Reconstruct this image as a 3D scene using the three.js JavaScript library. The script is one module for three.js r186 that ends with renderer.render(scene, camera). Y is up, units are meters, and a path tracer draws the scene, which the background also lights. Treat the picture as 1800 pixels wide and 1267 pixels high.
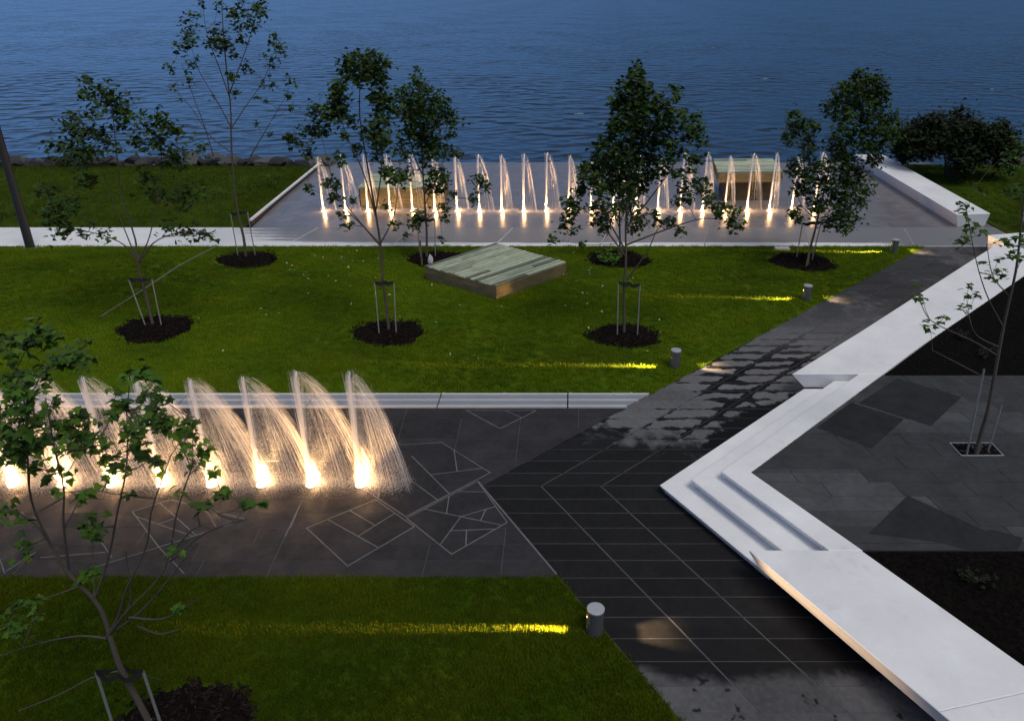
import * as THREE from 'three';
import { mergeGeometries } from 'three/addons/utils/BufferGeometryUtils.js';

// ---------------------------------------------------------------- camera, sky, sun, exposure
const scene = new THREE.Scene();
const camera = new THREE.PerspectiveCamera(50.28, 1024 / 720, 0.1, 6000);
camera.position.set(0, 9, 0);
camera.rotation.x = -THREE.MathUtils.degToRad(25.83);
const renderer = new THREE.WebGLRenderer({ antialias: true });
renderer.toneMapping = THREE.LinearToneMapping;
renderer.toneMappingExposure = 1.0;
renderer.shadowMap.enabled = true;

const SUN_DIR = new THREE.Vector3(5, 14, 7).normalize();
{ // dusk sky: pale blue afterglow low on one side, deep blue on the other, thin grey overcast above
  const W = 512, H = 256, d = new Float32Array(W * H * 4);
  for (let j = 0; j < H; j++) for (let i = 0; i < W; i++) {
    const el = ((j + 0.5) / H - 0.5) * Math.PI, az = ((i + 0.5) / W - 0.5) * 2 * Math.PI;
    const x = Math.cos(el) * Math.cos(az), y = Math.sin(el), z = Math.cos(el) * Math.sin(az);
    const s = 0.5 - 0.5 * Math.tanh(1.6 * (x - 0.12)), t = THREE.MathUtils.smoothstep(Math.max(el, 0), 0.12, 1.15);
    const sun = Math.max(0, x * SUN_DIR.x + y * SUN_DIR.y + z * SUN_DIR.z) ** 6;
    const lo = [0.004 + 0.128 * s, 0.028 + 0.250 * s, 0.068 + 0.520 * s], hi = [0.37, 0.365, 0.38];
    for (let c = 0; c < 3; c++) d[(j * W + i) * 4 + c] = lo[c] + (hi[c] - lo[c]) * t + [0.22, 0.21, 0.20][c] * sun;
    d[(j * W + i) * 4 + 3] = 1;
  }
  const sky = new THREE.DataTexture(d, W, H, THREE.RGBAFormat, THREE.FloatType);
  sky.mapping = THREE.EquirectangularReflectionMapping; sky.magFilter = sky.minFilter = THREE.LinearFilter; sky.needsUpdate = true;
  scene.background = sky; scene.environment = sky;
}
const sun = new THREE.DirectionalLight(new THREE.Color(1, 0.965, 0.915), 1.62);
sun.position.copy(SUN_DIR).multiplyScalar(60); sun.target.position.set(0, 0, -22);
sun.position.add(sun.target.position);
sun.castShadow = true; sun.shadow.radius = 48; sun.shadow.mapSize.set(2048, 2048);
Object.assign(sun.shadow.camera, { left: -40, right: 40, top: 40, bottom: -40, near: 1, far: 140 });
scene.add(sun, sun.target);

// ---------------------------------------------------------------- helpers
let seed = 7;
const rnd = () => { seed = (seed + 0x6d2b79f5) | 0; let t = Math.imul(seed ^ (seed >>> 15), 1 | seed); t = (t + Math.imul(t ^ (t >>> 7), 61 | t)) ^ t; return ((t ^ (t >>> 14)) >>> 0) / 4294967296; };
const rr = (a, b) => a + (b - a) * rnd();
const gauss = () => Math.sqrt(-2 * Math.log(1 - rnd() * 0.9999)) * Math.cos(2 * Math.PI * rnd());
const lerp = THREE.MathUtils.lerp, clamp = THREE.MathUtils.clamp, sstep = THREE.MathUtils.smoothstep;
const C = (r, g, b) => new THREE.Color().setRGB(r, g, b);
const used = new Map();
function cloneLit(o) { const c = o.clone(); c.children.forEach((m) => { if (m.isSpotLight) { const i = o.children.findIndex((q) => q.isSpotLight && q.name === m.name); m.target = c.children[o.children.indexOf(o.children[i].target)]; } }); return c; }
function numbered(n) { const k = used.get(n) ?? 0; used.set(n, k + 1); return k ? n + '_' + String(k).padStart(3, '0') : n; }
function shade(o) { o.traverse((m) => { if (m.isMesh) { m.castShadow = true; m.receiveShadow = true; } }); return o; }
function tag(o, label, category, group, kind) {
  if (label) o.userData.label = label;
  if (category) o.userData.category = category;
  if (group) o.userData.group = group;
  if (kind) o.userData.kind = kind;
  return o;
}
function base(name, [x, y, z] = [0, 0, 0], turn = 0) { const o = new THREE.Group(); o.name = numbered(name); o.position.set(x, y, z); o.rotation.y = turn; scene.add(o); return o; }
function part(name, geo, mat, parent = scene) { const m = new THREE.Mesh(geo, mat); m.name = parent === scene ? numbered(name) : name; m.castShadow = m.receiveShadow = true; parent.add(m); return m; }
function struct(name, geo, mat, label) { return tag(part(name, geo, mat), label, null, null, 'structure'); }

// tileable value noise
function lattice(n, sd) { const a = new Float32Array(n * n); let s = sd * 7919 + 13; for (let i = 0; i < n * n; i++) { s = (Math.imul(s, 1664525) + 1013904223) | 0; a[i] = (s >>> 8) / 16777216; } return a; }
function vnoise(size, fx, fy, sd) {
  const n = Math.max(fx, fy), L = lattice(n, sd), out = new Float32Array(size * size);
  for (let j = 0; j < size; j++) { const v = j / size * fy, y0 = Math.floor(v), b = v - y0, sb = b * b * (3 - 2 * b);
    for (let i = 0; i < size; i++) { const u = i / size * fx, x0 = Math.floor(u), a = u - x0, sa = a * a * (3 - 2 * a);
      const x1 = (x0 + 1) % fx, y1 = (y0 + 1) % fy;
      out[j * size + i] = lerp(lerp(L[y0 * n + x0], L[y0 * n + x1], sa), lerp(L[y1 * n + x0], L[y1 * n + x1], sa), sb); } }
  return out;
}
function fbm(size, fx, fy, oct, sd) {
  const out = new Float32Array(size * size); let amp = 1, tot = 0;
  for (let o = 0; o < oct; o++) { const v = vnoise(size, Math.min(fx << o, size / 2), Math.min(fy << o, size / 2), sd + o * 31); for (let i = 0; i < out.length; i++) out[i] += v[i] * amp; tot += amp; amp *= 0.55; }
  for (let i = 0; i < out.length; i++) out[i] /= tot;
  return out;
}
function tex(size, fn, metres, srgb = false, h = size) {
  const d = new Uint8Array(size * h * 4);
  for (let j = 0; j < h; j++) for (let i = 0; i < size; i++) { const c = fn(j * size + i, i, j), k = (j * size + i) * 4; for (let q = 0; q < 3; q++) d[k + q] = clamp(Math.round(255 * (c.length ? c[q] : c)), 0, 255); d[k + 3] = 255; }
  const t = new THREE.DataTexture(d, size, h); t.wrapS = t.wrapT = THREE.RepeatWrapping; t.magFilter = THREE.LinearFilter; t.minFilter = THREE.LinearMipmapLinearFilter; t.generateMipmaps = true;
  if (srgb) t.colorSpace = THREE.SRGBColorSpace;
  if (metres) t.repeat.set(1 / metres, 1 / metres);
  t.needsUpdate = true; return t;
}
const std = (o) => new THREE.MeshStandardMaterial(o), phy = (o) => new THREE.MeshPhysicalMaterial(o);

// noise fields
const N1 = fbm(512, 6, 6, 6, 1), N2 = fbm(512, 24, 24, 5, 2), N3 = fbm(512, 64, 64, 3, 3), N4 = fbm(512, 3, 3, 4, 9);
const NG = fbm(512, 4, 64, 4, 5); // grain along u
const contrast = (v, k) => clamp(0.5 + (v - 0.5) * k, 0, 1);

// ---------------------------------------------------------------- materials
const tStone = tex(512, (i) => { const v = 0.74 + 0.24 * contrast(N1[i], 2) - 0.14 * contrast(N2[i], 2.2) + 0.1 * (N3[i] - 0.5); return [v, v, v]; }, 2.3);
const tStoneB = tex(512, (i) => 0.5 * N2[i] + 0.5 * N3[i], 1.1);
const tStoneR = tex(512, (i) => [0, 0.8 + 0.5 * (contrast(N1[i], 2) - 0.5) + 0.3 * (N2[i] - 0.5), 0], 1.9);
const stoneMat = (r, g, b, rough = 1) => phy({ specularIntensity: 0.3, color: C(r, g, b), map: tStone, bumpMap: tStoneB, bumpScale: 0.004, roughness: rough, roughnessMap: tStoneR });
const darkStone = [0.9, 1, 1.08, 1.16].map((k) => stoneMat(0.033 * k, 0.032 * k, 0.035 * k));
const terraceStone = [0.42, 0.8, 1.05, 1.3].map((k) => stoneMat(0.062 * k, 0.064 * k, 0.068 * k));
const inlayStone = [1, 1.15].map((k) => stoneMat(0.030 * k, 0.029 * k, 0.032 * k));
const groutPale = std({ color: C(0.15, 0.15, 0.155), map: tStone, roughness: 0.9 });
const groutMid = std({ color: C(0.085, 0.085, 0.09), map: tStone, roughness: 0.9 });
const groutWet = std({ color: C(0.022, 0.022, 0.024), map: tStone, roughness: 0.85 });
const groutDark = std({ color: C(0.085, 0.085, 0.09), map: tStone, roughness: 0.9 });
const wetStone = [0.95, 1, 1.05].map((k) => std({ color: C(0.19 * k, 0.175 * k, 0.18 * k), map: tStone, roughness: 0.30 }));
const tConc = tex(512, (i) => { const v = 0.95 + 0.16 * (N1[i] - 0.5) - 0.11 * contrast(N4[i], 2.2) - 0.06 * sstep(N2[i] * 0.6 + N4[i] * 0.4, 0.60, 0.74) + 0.05 * (N3[i] - 0.5); return [v, v, v * 1.005]; }, 3.7);
const whiteConc = std({ color: C(0.78, 0.78, 0.785), map: tConc, roughness: 0.62, bumpMap: tStoneB, bumpScale: 0.0008 });
const greyMetal = std({ color: C(0.36, 0.375, 0.40), metalness: 0.5, roughness: 0.5, map: tConc });
const bollardMat = std({ color: C(0.10, 0.105, 0.115), metalness: 0.4, roughness: 0.5 });
const capMat = std({ color: C(0.42, 0.44, 0.47), metalness: 0.3, roughness: 0.45, map: tConc });
const stakeMat = std({ color: C(0.34, 0.35, 0.34), metalness: 0.5, roughness: 0.5, map: tConc });
const rubber = std({ color: C(0.012, 0.012, 0.013), roughness: 0.7 });
const tSoil = tex(512, (i) => { const v = 0.35 + 0.9 * contrast(N2[i], 2.2) * N3[i] * 1.6; return [v, v * 0.86, v * 0.74]; }, 1.4);
const soil = phy({ specularIntensity: 0.1, color: C(0.007, 0.0065, 0.006), map: tSoil, bumpMap: tSoil, bumpScale: 0.03, roughness: 1 });
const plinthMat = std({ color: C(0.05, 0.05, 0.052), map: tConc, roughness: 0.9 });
const railMat = std({ color: C(0.50, 0.51, 0.53), map: tConc, roughness: 0.6 });
const mulchMat = phy({ specularIntensity: 0.1, color: C(0.010, 0.008, 0.0075), map: tSoil, bumpMap: tSoil, bumpScale: 0.03, roughness: 1 });
const tBark = tex(512, (i, x, y) => { const v = 0.55 + 0.7 * (NG[(x % 512) * 512 + y] - 0.35); return [v, v * 0.95, v * 0.88]; }, 0.4);
const bark = std({ color: C(0.115, 0.10, 0.085), map: tBark, bumpMap: tBark, bumpScale: 0.006, roughness: 0.95 });
const tLawn = tex(512, (i) => { const v = 0.5 + 0.55 * contrast(N4[i], 1.8) + 0.4 * (N2[i] - 0.5), w = contrast(N1[i], 2.2); return [v * (0.85 + 0.3 * w), v, v * 0.8]; }, 6.3);
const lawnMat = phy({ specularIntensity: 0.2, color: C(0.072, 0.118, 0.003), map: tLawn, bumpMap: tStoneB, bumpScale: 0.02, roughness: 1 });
const lawnShaded = phy({ specularIntensity: 0.2, color: C(0.040, 0.070, 0.002), map: tLawn, bumpMap: tStoneB, bumpScale: 0.02, roughness: 1 });  // shaded copy of lawnMat: dimmer light on the outer lawns put into its colour
const bladeMat = phy({ specularIntensity: 0.12, color: C(1, 1, 1), vertexColors: true, side: THREE.DoubleSide, roughness: 0.7, transmission: 0.3, thickness: 0 });
const leafMat = phy({ specularIntensity: 0.3, color: C(1, 1, 1), vertexColors: true, side: THREE.DoubleSide, roughness: 0.62, transmission: 0.32, thickness: 0 });
const waterStrand = phy({ color: C(0.96, 0.96, 0.97), side: THREE.DoubleSide, roughness: 1, transmission: 0.55, thickness: 0 });
const tWood = tex(512, (i, x, y) => { const g = NG[i], k = contrast(N1[i], 2.6), s = contrast(N4[i], 3); const v = 0.55 + 0.75 * (g - 0.3); return [v * (1 - 0.10 * s) * (0.75 + 0.3 * k), v * (0.80 + 0.28 * k), v * (0.66 + 0.26 * k)]; });
tWood.repeat.set(0.55, 1.1);
const deckWood = [0.38, 0.9, 1.12, 1.3].map((k) => std({ color: C(0.50 * k, 0.50 * k, 0.43 * k), map: tWood, bumpMap: tWood, bumpScale: 0.003, roughness: 0.8 }));
const boardWood = [0.8, 1].map((k) => std({ color: C(0.25 * k, 0.18 * k, 0.10 * k), map: tWood, bumpMap: tWood, bumpScale: 0.003, roughness: 0.8 }));
const darkWood = std({ color: C(0.05, 0.045, 0.04), map: tWood, roughness: 0.9 });
const rockTones = [0.35, 0.7, 1.5].map((k) => std({ flatShading: true, color: C(0.058 * k, 0.058 * k, 0.062 * k), map: tStone, bumpMap: tStone, bumpScale: 0.06, roughness: 0.9 }));

// ---------------------------------------------------------------- geometry helpers
class MB { // collects triangles with uv (and colour)
  constructor() { this.p = []; this.u = []; this.c = []; this.hasC = false; }
  tri(a, b, c, ua = [a[0], a[2]], ub = [b[0], b[2]], uc = [c[0], c[2]], col) {
    this.p.push(...a, ...b, ...c); this.u.push(...ua, ...ub, ...uc);
    if (col) { this.hasC = true; for (let k = 0; k < 3; k++) this.c.push(...col); }
  }
  quad(a, b, c, d, ua, ub, uc, ud, col) { this.tri(a, b, c, ua, ub, uc, col); this.tri(a, c, d, ua, uc, ud, col); }
  geo() {
    const g = new THREE.BufferGeometry();
    g.setAttribute('position', new THREE.Float32BufferAttribute(this.p, 3)); g.setAttribute('uv', new THREE.Float32BufferAttribute(this.u, 2));
    if (this.hasC) g.setAttribute('color', new THREE.Float32BufferAttribute(this.c, 3));
    g.computeVertexNormals(); return g;
  }
}
const area2 = (P) => P.reduce((s, p, i) => { const q = P[(i + 1) % P.length]; return s + p[0] * q[1] - q[0] * p[1]; }, 0);
// moves every edge of a polygon (x, z) inwards by its own amount
function inset(P, amounts) {
  const n = P.length, sgn = area2(P) > 0 ? 1 : -1, am = (i) => (Array.isArray(amounts) ? amounts[i] : amounts), L = [];
  for (let i = 0; i < n; i++) { const a = P[i], b = P[(i + 1) % n], l = Math.hypot(b[0] - a[0], b[1] - a[1]) || 1e-9, nx = -(b[1] - a[1]) / l * sgn, nz = (b[0] - a[0]) / l * sgn; L.push([a[0] + nx * am(i), a[1] + nz * am(i), b[0] - a[0], b[1] - a[1]]); }
  return P.map((_, i) => { const A = L[(i + n - 1) % n], B = L[i], den = A[2] * B[3] - A[3] * B[2]; if (Math.abs(den) < 1e-7) return [B[0], B[1]]; const t = ((B[0] - A[0]) * B[3] - (B[1] - A[1]) * B[2]) / den; return [A[0] + A[2] * t, A[1] + A[3] * t]; });
}
// closed block on a polygon: rings from the bottom up, chamfered top edge; foot = inset of each edge at the bottom
function block(P, y0, y1, chamfer = 0.004, foot = 0, mb = new MB()) {
  if (area2(P) > 0) { P = P.slice().reverse(); if (Array.isArray(foot)) { const f = foot.slice(0, -1).reverse(); foot = [...f, foot[foot.length - 1]]; } }
  const rings = [[inset(P, foot), y0], [P, y1 - chamfer], [inset(P, chamfer), y1]], n = P.length, tris = THREE.ShapeUtils.triangulateShape(P.map(([x, z]) => new THREE.Vector2(x, z)), []);
  for (let r = 0; r < 2; r++) { let s = 0; for (let i = 0; i < n; i++) {
    const j = (i + 1) % n, [A, ya] = rings[r], [B, yb] = rings[r + 1], l = Math.hypot(P[j][0] - P[i][0], P[j][1] - P[i][1]), q = (p, y) => [p[0], y, p[1]];
    mb.quad(q(A[i], ya), q(A[j], ya), q(B[j], yb), q(B[i], yb), [s, ya], [s + l, ya], [s + l, yb], [s, yb]); s += l; } }
  const [T] = rings[2], [B] = rings[0];
  for (const [a, b, c] of tris) {
    const up = (T[b][0] - T[a][0]) * (T[c][1] - T[a][1]) - (T[b][1] - T[a][1]) * (T[c][0] - T[a][0]) < 0, o = up ? [a, b, c] : [a, c, b];
    mb.tri(...o.map((k) => [T[k][0], y1, T[k][1]])); mb.tri(...o.slice().reverse().map((k) => [B[k][0], y0, B[k][1]]));
  }
  return mb;
}
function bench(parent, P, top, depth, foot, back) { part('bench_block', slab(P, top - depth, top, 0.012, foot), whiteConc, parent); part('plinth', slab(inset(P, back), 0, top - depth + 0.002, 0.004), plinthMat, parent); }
const slab = (P, y0, y1, ch = 0.004, foot = 0) => block(P, y0, y1, ch, foot).geo();
function sheet(P, y) { const mb = new MB(), t = THREE.ShapeUtils.triangulateShape(P.map(([x, z]) => new THREE.Vector2(x, z)), []); for (const [a, b, c] of t) { const up = (P[b][0] - P[a][0]) * (P[c][1] - P[a][1]) - (P[b][1] - P[a][1]) * (P[c][0] - P[a][0]) < 0, o = up ? [a, b, c] : [a, c, b]; mb.tri(...o.map((k) => [P[k][0], y, P[k][1]])); } return mb.geo(); }
// tapered tube along points
function tube(pts, r0, r1, sides = 6, mb = new MB(), ease = 1) {
  const n = pts.length, V = pts.map((p) => new THREE.Vector3(...p)), side = new THREE.Vector3(), rings = []; let len = 0;
  const up = new THREE.Vector3(0.31, 0.17, 0.93);
  for (let i = 0; i < n; i++) {
    const d = V[Math.min(i + 1, n - 1)].clone().sub(V[Math.max(i - 1, 0)]).normalize(); side.crossVectors(d, up).normalize(); const o = new THREE.Vector3().crossVectors(d, side), r = lerp(r0, r1, Math.pow(i / (n - 1), ease)), ring = [];
    if (i) len += V[i].distanceTo(V[i - 1]);
    for (let k = 0; k < sides; k++) { const a = k / sides * Math.PI * 2, p = V[i].clone().addScaledVector(side, Math.cos(a) * r).addScaledVector(o, Math.sin(a) * r); ring.push([p.x, p.y, p.z]); }
    rings.push([ring, len]);
  }
  for (let i = 0; i + 1 < n; i++) for (let k = 0; k < sides; k++) { const j = (k + 1) % sides, [A, la] = rings[i], [B, lb] = rings[i + 1]; mb.quad(A[k], A[j], B[j], B[k], [k / sides * 0.3, la], [(k + 1) / sides * 0.3, la], [(k + 1) / sides * 0.3, lb], [k / sides * 0.3, lb]); }
  return mb;
}
function smoothPath(pts, n) { const c = new THREE.CatmullRomCurve3(pts.map((p) => new THREE.Vector3(...p)), false, 'centripetal'); return c.getPoints(n).map((v) => [v.x, v.y, v.z]); }
function smooth(g) { // smooth normals of a triangle soup by position
  const p = g.attributes.position, n = g.attributes.normal, m = new Map(), key = (i) => `${Math.round(p.getX(i) * 2e3)},${Math.round(p.getY(i) * 2e3)},${Math.round(p.getZ(i) * 2e3)}`;
  for (let i = 0; i < p.count; i++) { const k = key(i), v = m.get(k) ?? [0, 0, 0]; v[0] += n.getX(i); v[1] += n.getY(i); v[2] += n.getZ(i); m.set(k, v); }
  for (let i = 0; i < p.count; i++) { const v = m.get(key(i)), l = Math.hypot(...v) || 1; n.setXYZ(i, v[0] / l, v[1] / l, v[2] / l); }
  return g;
}
const inside = (P, x, z) => { let r = false; for (let i = 0, j = P.length - 1; i < P.length; j = i++) if (P[i][1] > z !== P[j][1] > z && x < (P[j][0] - P[i][0]) * (z - P[i][1]) / (P[j][1] - P[i][1]) + P[i][0]) r = !r; return r; };

// ---------------------------------------------------------------- land and lake
const PITCH = 0.4486, Z0 = -12.81;                               // paving courses
const SHORE = -44.8;
struct('ground', sheet([[-400, SHORE], [400, SHORE], [400, 400], [-400, 400]], -0.16), soil);
struct('shore_bank', (() => { const mb = new MB(); mb.quad([-400, -0.16, SHORE], [-400, -1.6, SHORE - 1.6], [400, -1.6, SHORE - 1.6], [400, -0.16, SHORE], [0, 0], [0, 2], [800, 2], [800, 0]); return mb.geo(); })(), soil);
{ // lake
  const TILE = 56, S = 1024, waves = [], f = new Float32Array(S * S);
  for (let k = 0; k < 90; k++) {
    const long = k < 52, lam = long ? Math.exp(rr(Math.log(1.3), Math.log(4.6))) : Math.exp(rr(Math.log(0.5), Math.log(1.5))), th = gauss() * (long ? 0.85 : 1.0) + 0.18, kx = Math.round(TILE / lam * Math.sin(th)), ky = Math.round(TILE / lam * Math.cos(th)); if (!kx && !ky) continue;
    waves.push([kx, ky, rr(0, 6.283), (long ? 0.0085 : 0.0045) * TILE / Math.hypot(kx, ky), long]);
  }
  const gust = vnoise(S, 17, 13, 77), gust2 = vnoise(S, 6, 4, 79);
  for (let j = 0; j < S; j++) for (let i = 0; i < S; i++) {
    let h = 0, q = 0; const g = gust[j * S + i], g2 = gust2[j * S + i];
    for (const [kx, ky, ph, a, long] of waves) { const v = a * Math.sin(6.2832 * (kx * i / S + ky * j / S) + ph + 2.2 * g + 1.5 * g2); if (long) h += v; else q += v; }
    f[j * S + i] = h * (0.25 + 1.5 * sstep(0.65 * g + 0.35 * g2, 0.32, 0.8)) + q * (0.6 + 0.7 * g2);
  }
  let lo = 1e9, hi = -1e9; for (const v of f) { lo = Math.min(lo, v); hi = Math.max(hi, v); }
  const peak = (v) => Math.pow((v - lo) / (hi - lo), 1.5);
  const tWave = tex(S, (i) => peak(f[i])); tWave.repeat.set(1 / TILE, 1 / TILE);
  const lake = phy({ color: C(0.006, 0.022, 0.05), roughness: 0.07, ior: 1.333, bumpMap: tWave, bumpScale: (hi - lo) * 1.0 });
  const P = [], U = [], I = [], zs = [SHORE + 0.6]; while (zs[zs.length - 1] > -5200) { const d = -zs[zs.length - 1]; zs.push(-(d + Math.max(0.35, d * d * 0.00012))); }
  const nx = 160;
  zs.forEach((z, j) => { for (let i = 0; i <= nx; i++) { const x = (i / nx - 0.5) * Math.max(400, -z * 3.2), big = 0.012 * Math.exp(z / 120) * (Math.sin(x * 0.55 + z * 1.1) + Math.sin(-x * 0.8 + z * 0.75 + 2)); P.push(x, -1 + big, z); U.push(x + 0.12 * z, z - 0.1 * x); if (j && i) { const a = j * (nx + 1) + i; I.push(a, a - 1, a - nx - 2, a, a - nx - 2, a - nx - 1); } } });
  const g = new THREE.BufferGeometry(); g.setAttribute('position', new THREE.Float32BufferAttribute(P, 3)); g.setAttribute('uv', new THREE.Float32BufferAttribute(U, 2)); g.setIndex(I); g.computeVertexNormals();
  if (g.attributes.normal.getY(500) < 0) { for (let i = 0; i < I.length; i += 3) { const t = I[i]; I[i] = I[i + 1]; I[i + 1] = t; } g.setIndex(I); g.computeVertexNormals(); }
  struct('lake_water', g, lake);
}

// lawns: a gently uneven sheet with blades of grass
const upA = (z) => -0.62 + (-12.81 - z) * 1.045, loA = (z) => -0.62 + (z + 12.81) * 0.53;   // edges of the diagonal path
const LAWNS = {
  middle: [[-26, -28.75], [upA(-28.75), -28.75], [upA(-16.68), -16.68], [-26, -16.68]],
  near: [[-22, -10.13], [loA(-10.13), -10.13], [loA(-4), -4], [-22, -4]],
  back: [[-40, -31.35], [-11.2, -31.35], [-11.02, -43.6], [-40, -43.6]],
  side: [[20.2, -31], [21.3, -44.2], [60, -44.2], [60, -27], [20.2, -27]],
};
const bump2 = (x, z) => 0.05 * Math.sin(x * 0.31 + 1) * Math.sin(z * 0.42) + 0.03 * Math.sin(x * 0.9 + z * 0.7);
function lawn(P, cell, hill) {
  const xs = P.map((p) => p[0]), zs = P.map((p) => p[1]), x0 = Math.min(...xs), x1 = Math.max(...xs), z0 = Math.min(...zs), z1 = Math.max(...zs), mb = new MB();
  const edge = (z) => { const hit = []; P.forEach((a, i) => { const b = P[(i + 1) % P.length]; if ((a[1] <= z && b[1] > z) || (b[1] <= z && a[1] > z)) hit.push(a[0] + (b[0] - a[0]) * (z - a[1]) / (b[1] - a[1])); }); return [Math.min(...hit), Math.max(...hit)]; };
  const nz = Math.ceil((z1 - z0) / cell), nx = Math.ceil((x1 - x0) / cell), rows = [];
  for (let j = 0; j <= nz; j++) { const z = z0 + (z1 - z0) * j / nz, [a, b] = edge(clamp(z, z0 + 1e-4, z1 - 1e-4)), row = []; for (let i = 0; i <= nx; i++) { const x = lerp(a, b, i / nx), f = Math.min(1, Math.min(z - z0, z1 - z, b - x) / 1.2); row.push([x, 0.0 + Math.max(0, f) * (0.05 + hill(x, z)), z]); } rows.push(row); }
  for (let j = 0; j < nz; j++) for (let i = 0; i < nx; i++) mb.quad(rows[j][i], rows[j + 1][i], rows[j + 1][i + 1], rows[j][i + 1], ...[rows[j][i], rows[j + 1][i], rows[j + 1][i + 1], rows[j][i + 1]].map((p) => [p[0], p[2]]));
  return smooth(mb.geo());
}
const hills = { middle: (x, z) => bump2(x, z) + 0.35 * sstep(-x, 6, 17) * sstep(-z, 17.5, 21) * (1 - sstep(-z, 25, 28.5)), near: (x, z) => bump2(x, z) * 0.6, back: (x, z) => bump2(x, z) + 0.1, side: (x, z) => bump2(x, z) };
const lawnHeight = (k, x, z) => { const P = LAWNS[k], z0 = Math.min(...P.map((p) => p[1])), z1 = Math.max(...P.map((p) => p[1])), e = k === 'middle' ? upA(z) : k === 'near' ? loA(z) : 1e3, f = clamp(Math.min(z - z0, z1 - z, e - x) / 1.2, 0, 1); return f * (0.05 + hills[k](x, z)); };
const mulchSpots = []; // filled below, before the blades grow
const SPOTS = { T1: [-10.29, -20.27], T2: [-9.79, -26.95], T3: [-3.57, -20.23], T4: [-2.76, -27.02], T5: [3.21, -20.11], T6: [3.85, -26.89], T7: [10.56, -26.82], T9: [-4.44, -7.09] };
const MULCH_R = { T1: [1.05, 0.95], T2: [1.2, 1.0], T3: [1.05, 0.95], T4: [1.15, 0.9], T5: [1.08, 0.85], T6: [1.2, 1.0], T7: [1.3, 1.05], T9: [0.95, 0.85] };
const inMulch = (x, z) => Object.entries(SPOTS).some(([k, [cx, cz]]) => ((x - cx) / MULCH_R[k][0]) ** 2 + ((z - cz) / MULCH_R[k][1]) ** 2 < 0.92);
const deckZone = [[-3.03, -25.17], [-0.51, -22.76], [1.87, -25.17], [-0.59, -27.22]];
function clump(n, hMin, hMax, spread) {
  const mb = new MB();
  for (let k = 0; k < n; k++) {
    const a = rr(0, 6.283), r = Math.sqrt(rnd()) * spread, x = Math.cos(a) * r, z = Math.sin(a) * r, h = rr(hMin, hMax), w = rr(0.0025, 0.0045), t = rr(0, 6.283), lean = rr(0.1, 0.75) * h, la = rr(0, 6.283);
    const cx = Math.cos(t) * w, cz = Math.sin(t) * w, m = [x + Math.cos(la) * lean * 0.35, h * 0.6, z + Math.sin(la) * lean * 0.35], e = [x + Math.cos(la) * lean, h, z + Math.sin(la) * lean], v = rr(0.7, 1.35), y = rr(-0.012, 0.014), col = [(0.094 + 1.5 * y) * v, 0.150 * v, 0.003 * v];
    mb.quad([x - cx, -0.02, z - cz], [x + cx, -0.02, z + cz], [m[0] + cx * 0.8, m[1], m[2] + cz * 0.8], [m[0] - cx * 0.8, m[1], m[2] - cz * 0.8], [0, 0], [0, 0], [0, 0], [0, 0], col);
    mb.tri([m[0] - cx * 0.8, m[1], m[2] - cz * 0.8], [m[0] + cx * 0.8, m[1], m[2] + cz * 0.8], e, [0, 0], [0, 0], [0, 0], col);
  }
  return mb.geo();
}
const lawnNames = { middle: 'lawn', near: 'lawn', back: 'lawn', side: 'lawn' };
for (const k of Object.keys(LAWNS)) struct(lawnNames[k], lawn(LAWNS[k], k === 'near' || k === 'middle' ? 0.4 : 1, hills[k]), k === 'middle' ? lawnMat : lawnShaded);
function grass(k, n, blades, hMin, hMax, spread, box, label, tone = 1) {
  const im = new THREE.InstancedMesh(clump(blades, hMin, hMax, spread), bladeMat, n), M = new THREE.Matrix4(), q = new THREE.Quaternion(), col = new THREE.Color(); let i = 0, guard = 0;
  while (i < n && guard++ < n * 30) {
    const x = rr(box[0], box[1]), z = rr(box[2], box[3]);
    if (!inside(LAWNS[k], x, z) || inMulch(x, z) || (k === 'middle' && inside(deckZone, x, z))) continue;
    const patch = 0.5 + 0.5 * Math.sin(x * 1.3 + 2 * Math.sin(z * 0.9)) * Math.sin(z * 1.7 + Math.sin(x * 0.8)), s = rr(0.7, 1.15) + 0.25 * patch;
    M.compose(new THREE.Vector3(x, lawnHeight(k, x, z), z), q.setFromAxisAngle(new THREE.Vector3(0, 1, 0), rr(0, 6.283)), new THREE.Vector3(s, s, s));
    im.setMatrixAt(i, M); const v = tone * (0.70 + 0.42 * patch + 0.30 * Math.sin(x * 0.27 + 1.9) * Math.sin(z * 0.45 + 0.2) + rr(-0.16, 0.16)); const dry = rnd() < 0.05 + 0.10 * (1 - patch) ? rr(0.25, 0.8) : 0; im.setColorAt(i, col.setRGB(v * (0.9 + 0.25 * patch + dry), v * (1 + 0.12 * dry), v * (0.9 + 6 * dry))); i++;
  }
  im.count = i; im.name = numbered('grass'); im.castShadow = im.receiveShadow = true; scene.add(im); tag(im, label, 'grass', null, 'stuff');
}
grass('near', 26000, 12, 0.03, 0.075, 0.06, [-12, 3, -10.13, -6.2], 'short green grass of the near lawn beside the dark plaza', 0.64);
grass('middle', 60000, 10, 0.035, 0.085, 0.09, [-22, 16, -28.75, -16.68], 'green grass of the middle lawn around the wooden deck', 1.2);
grass('back', 14000, 9, 0.05, 0.10, 0.16, [-32, -11, -43.6, -31.35], 'shade-tinted green grass behind the pale concrete path', 0.58);
grass('side', 8000, 9, 0.05, 0.10, 0.16, [20.5, 34, -44, -28], 'shade-tinted green grass beyond the far white wall', 0.5);
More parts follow.
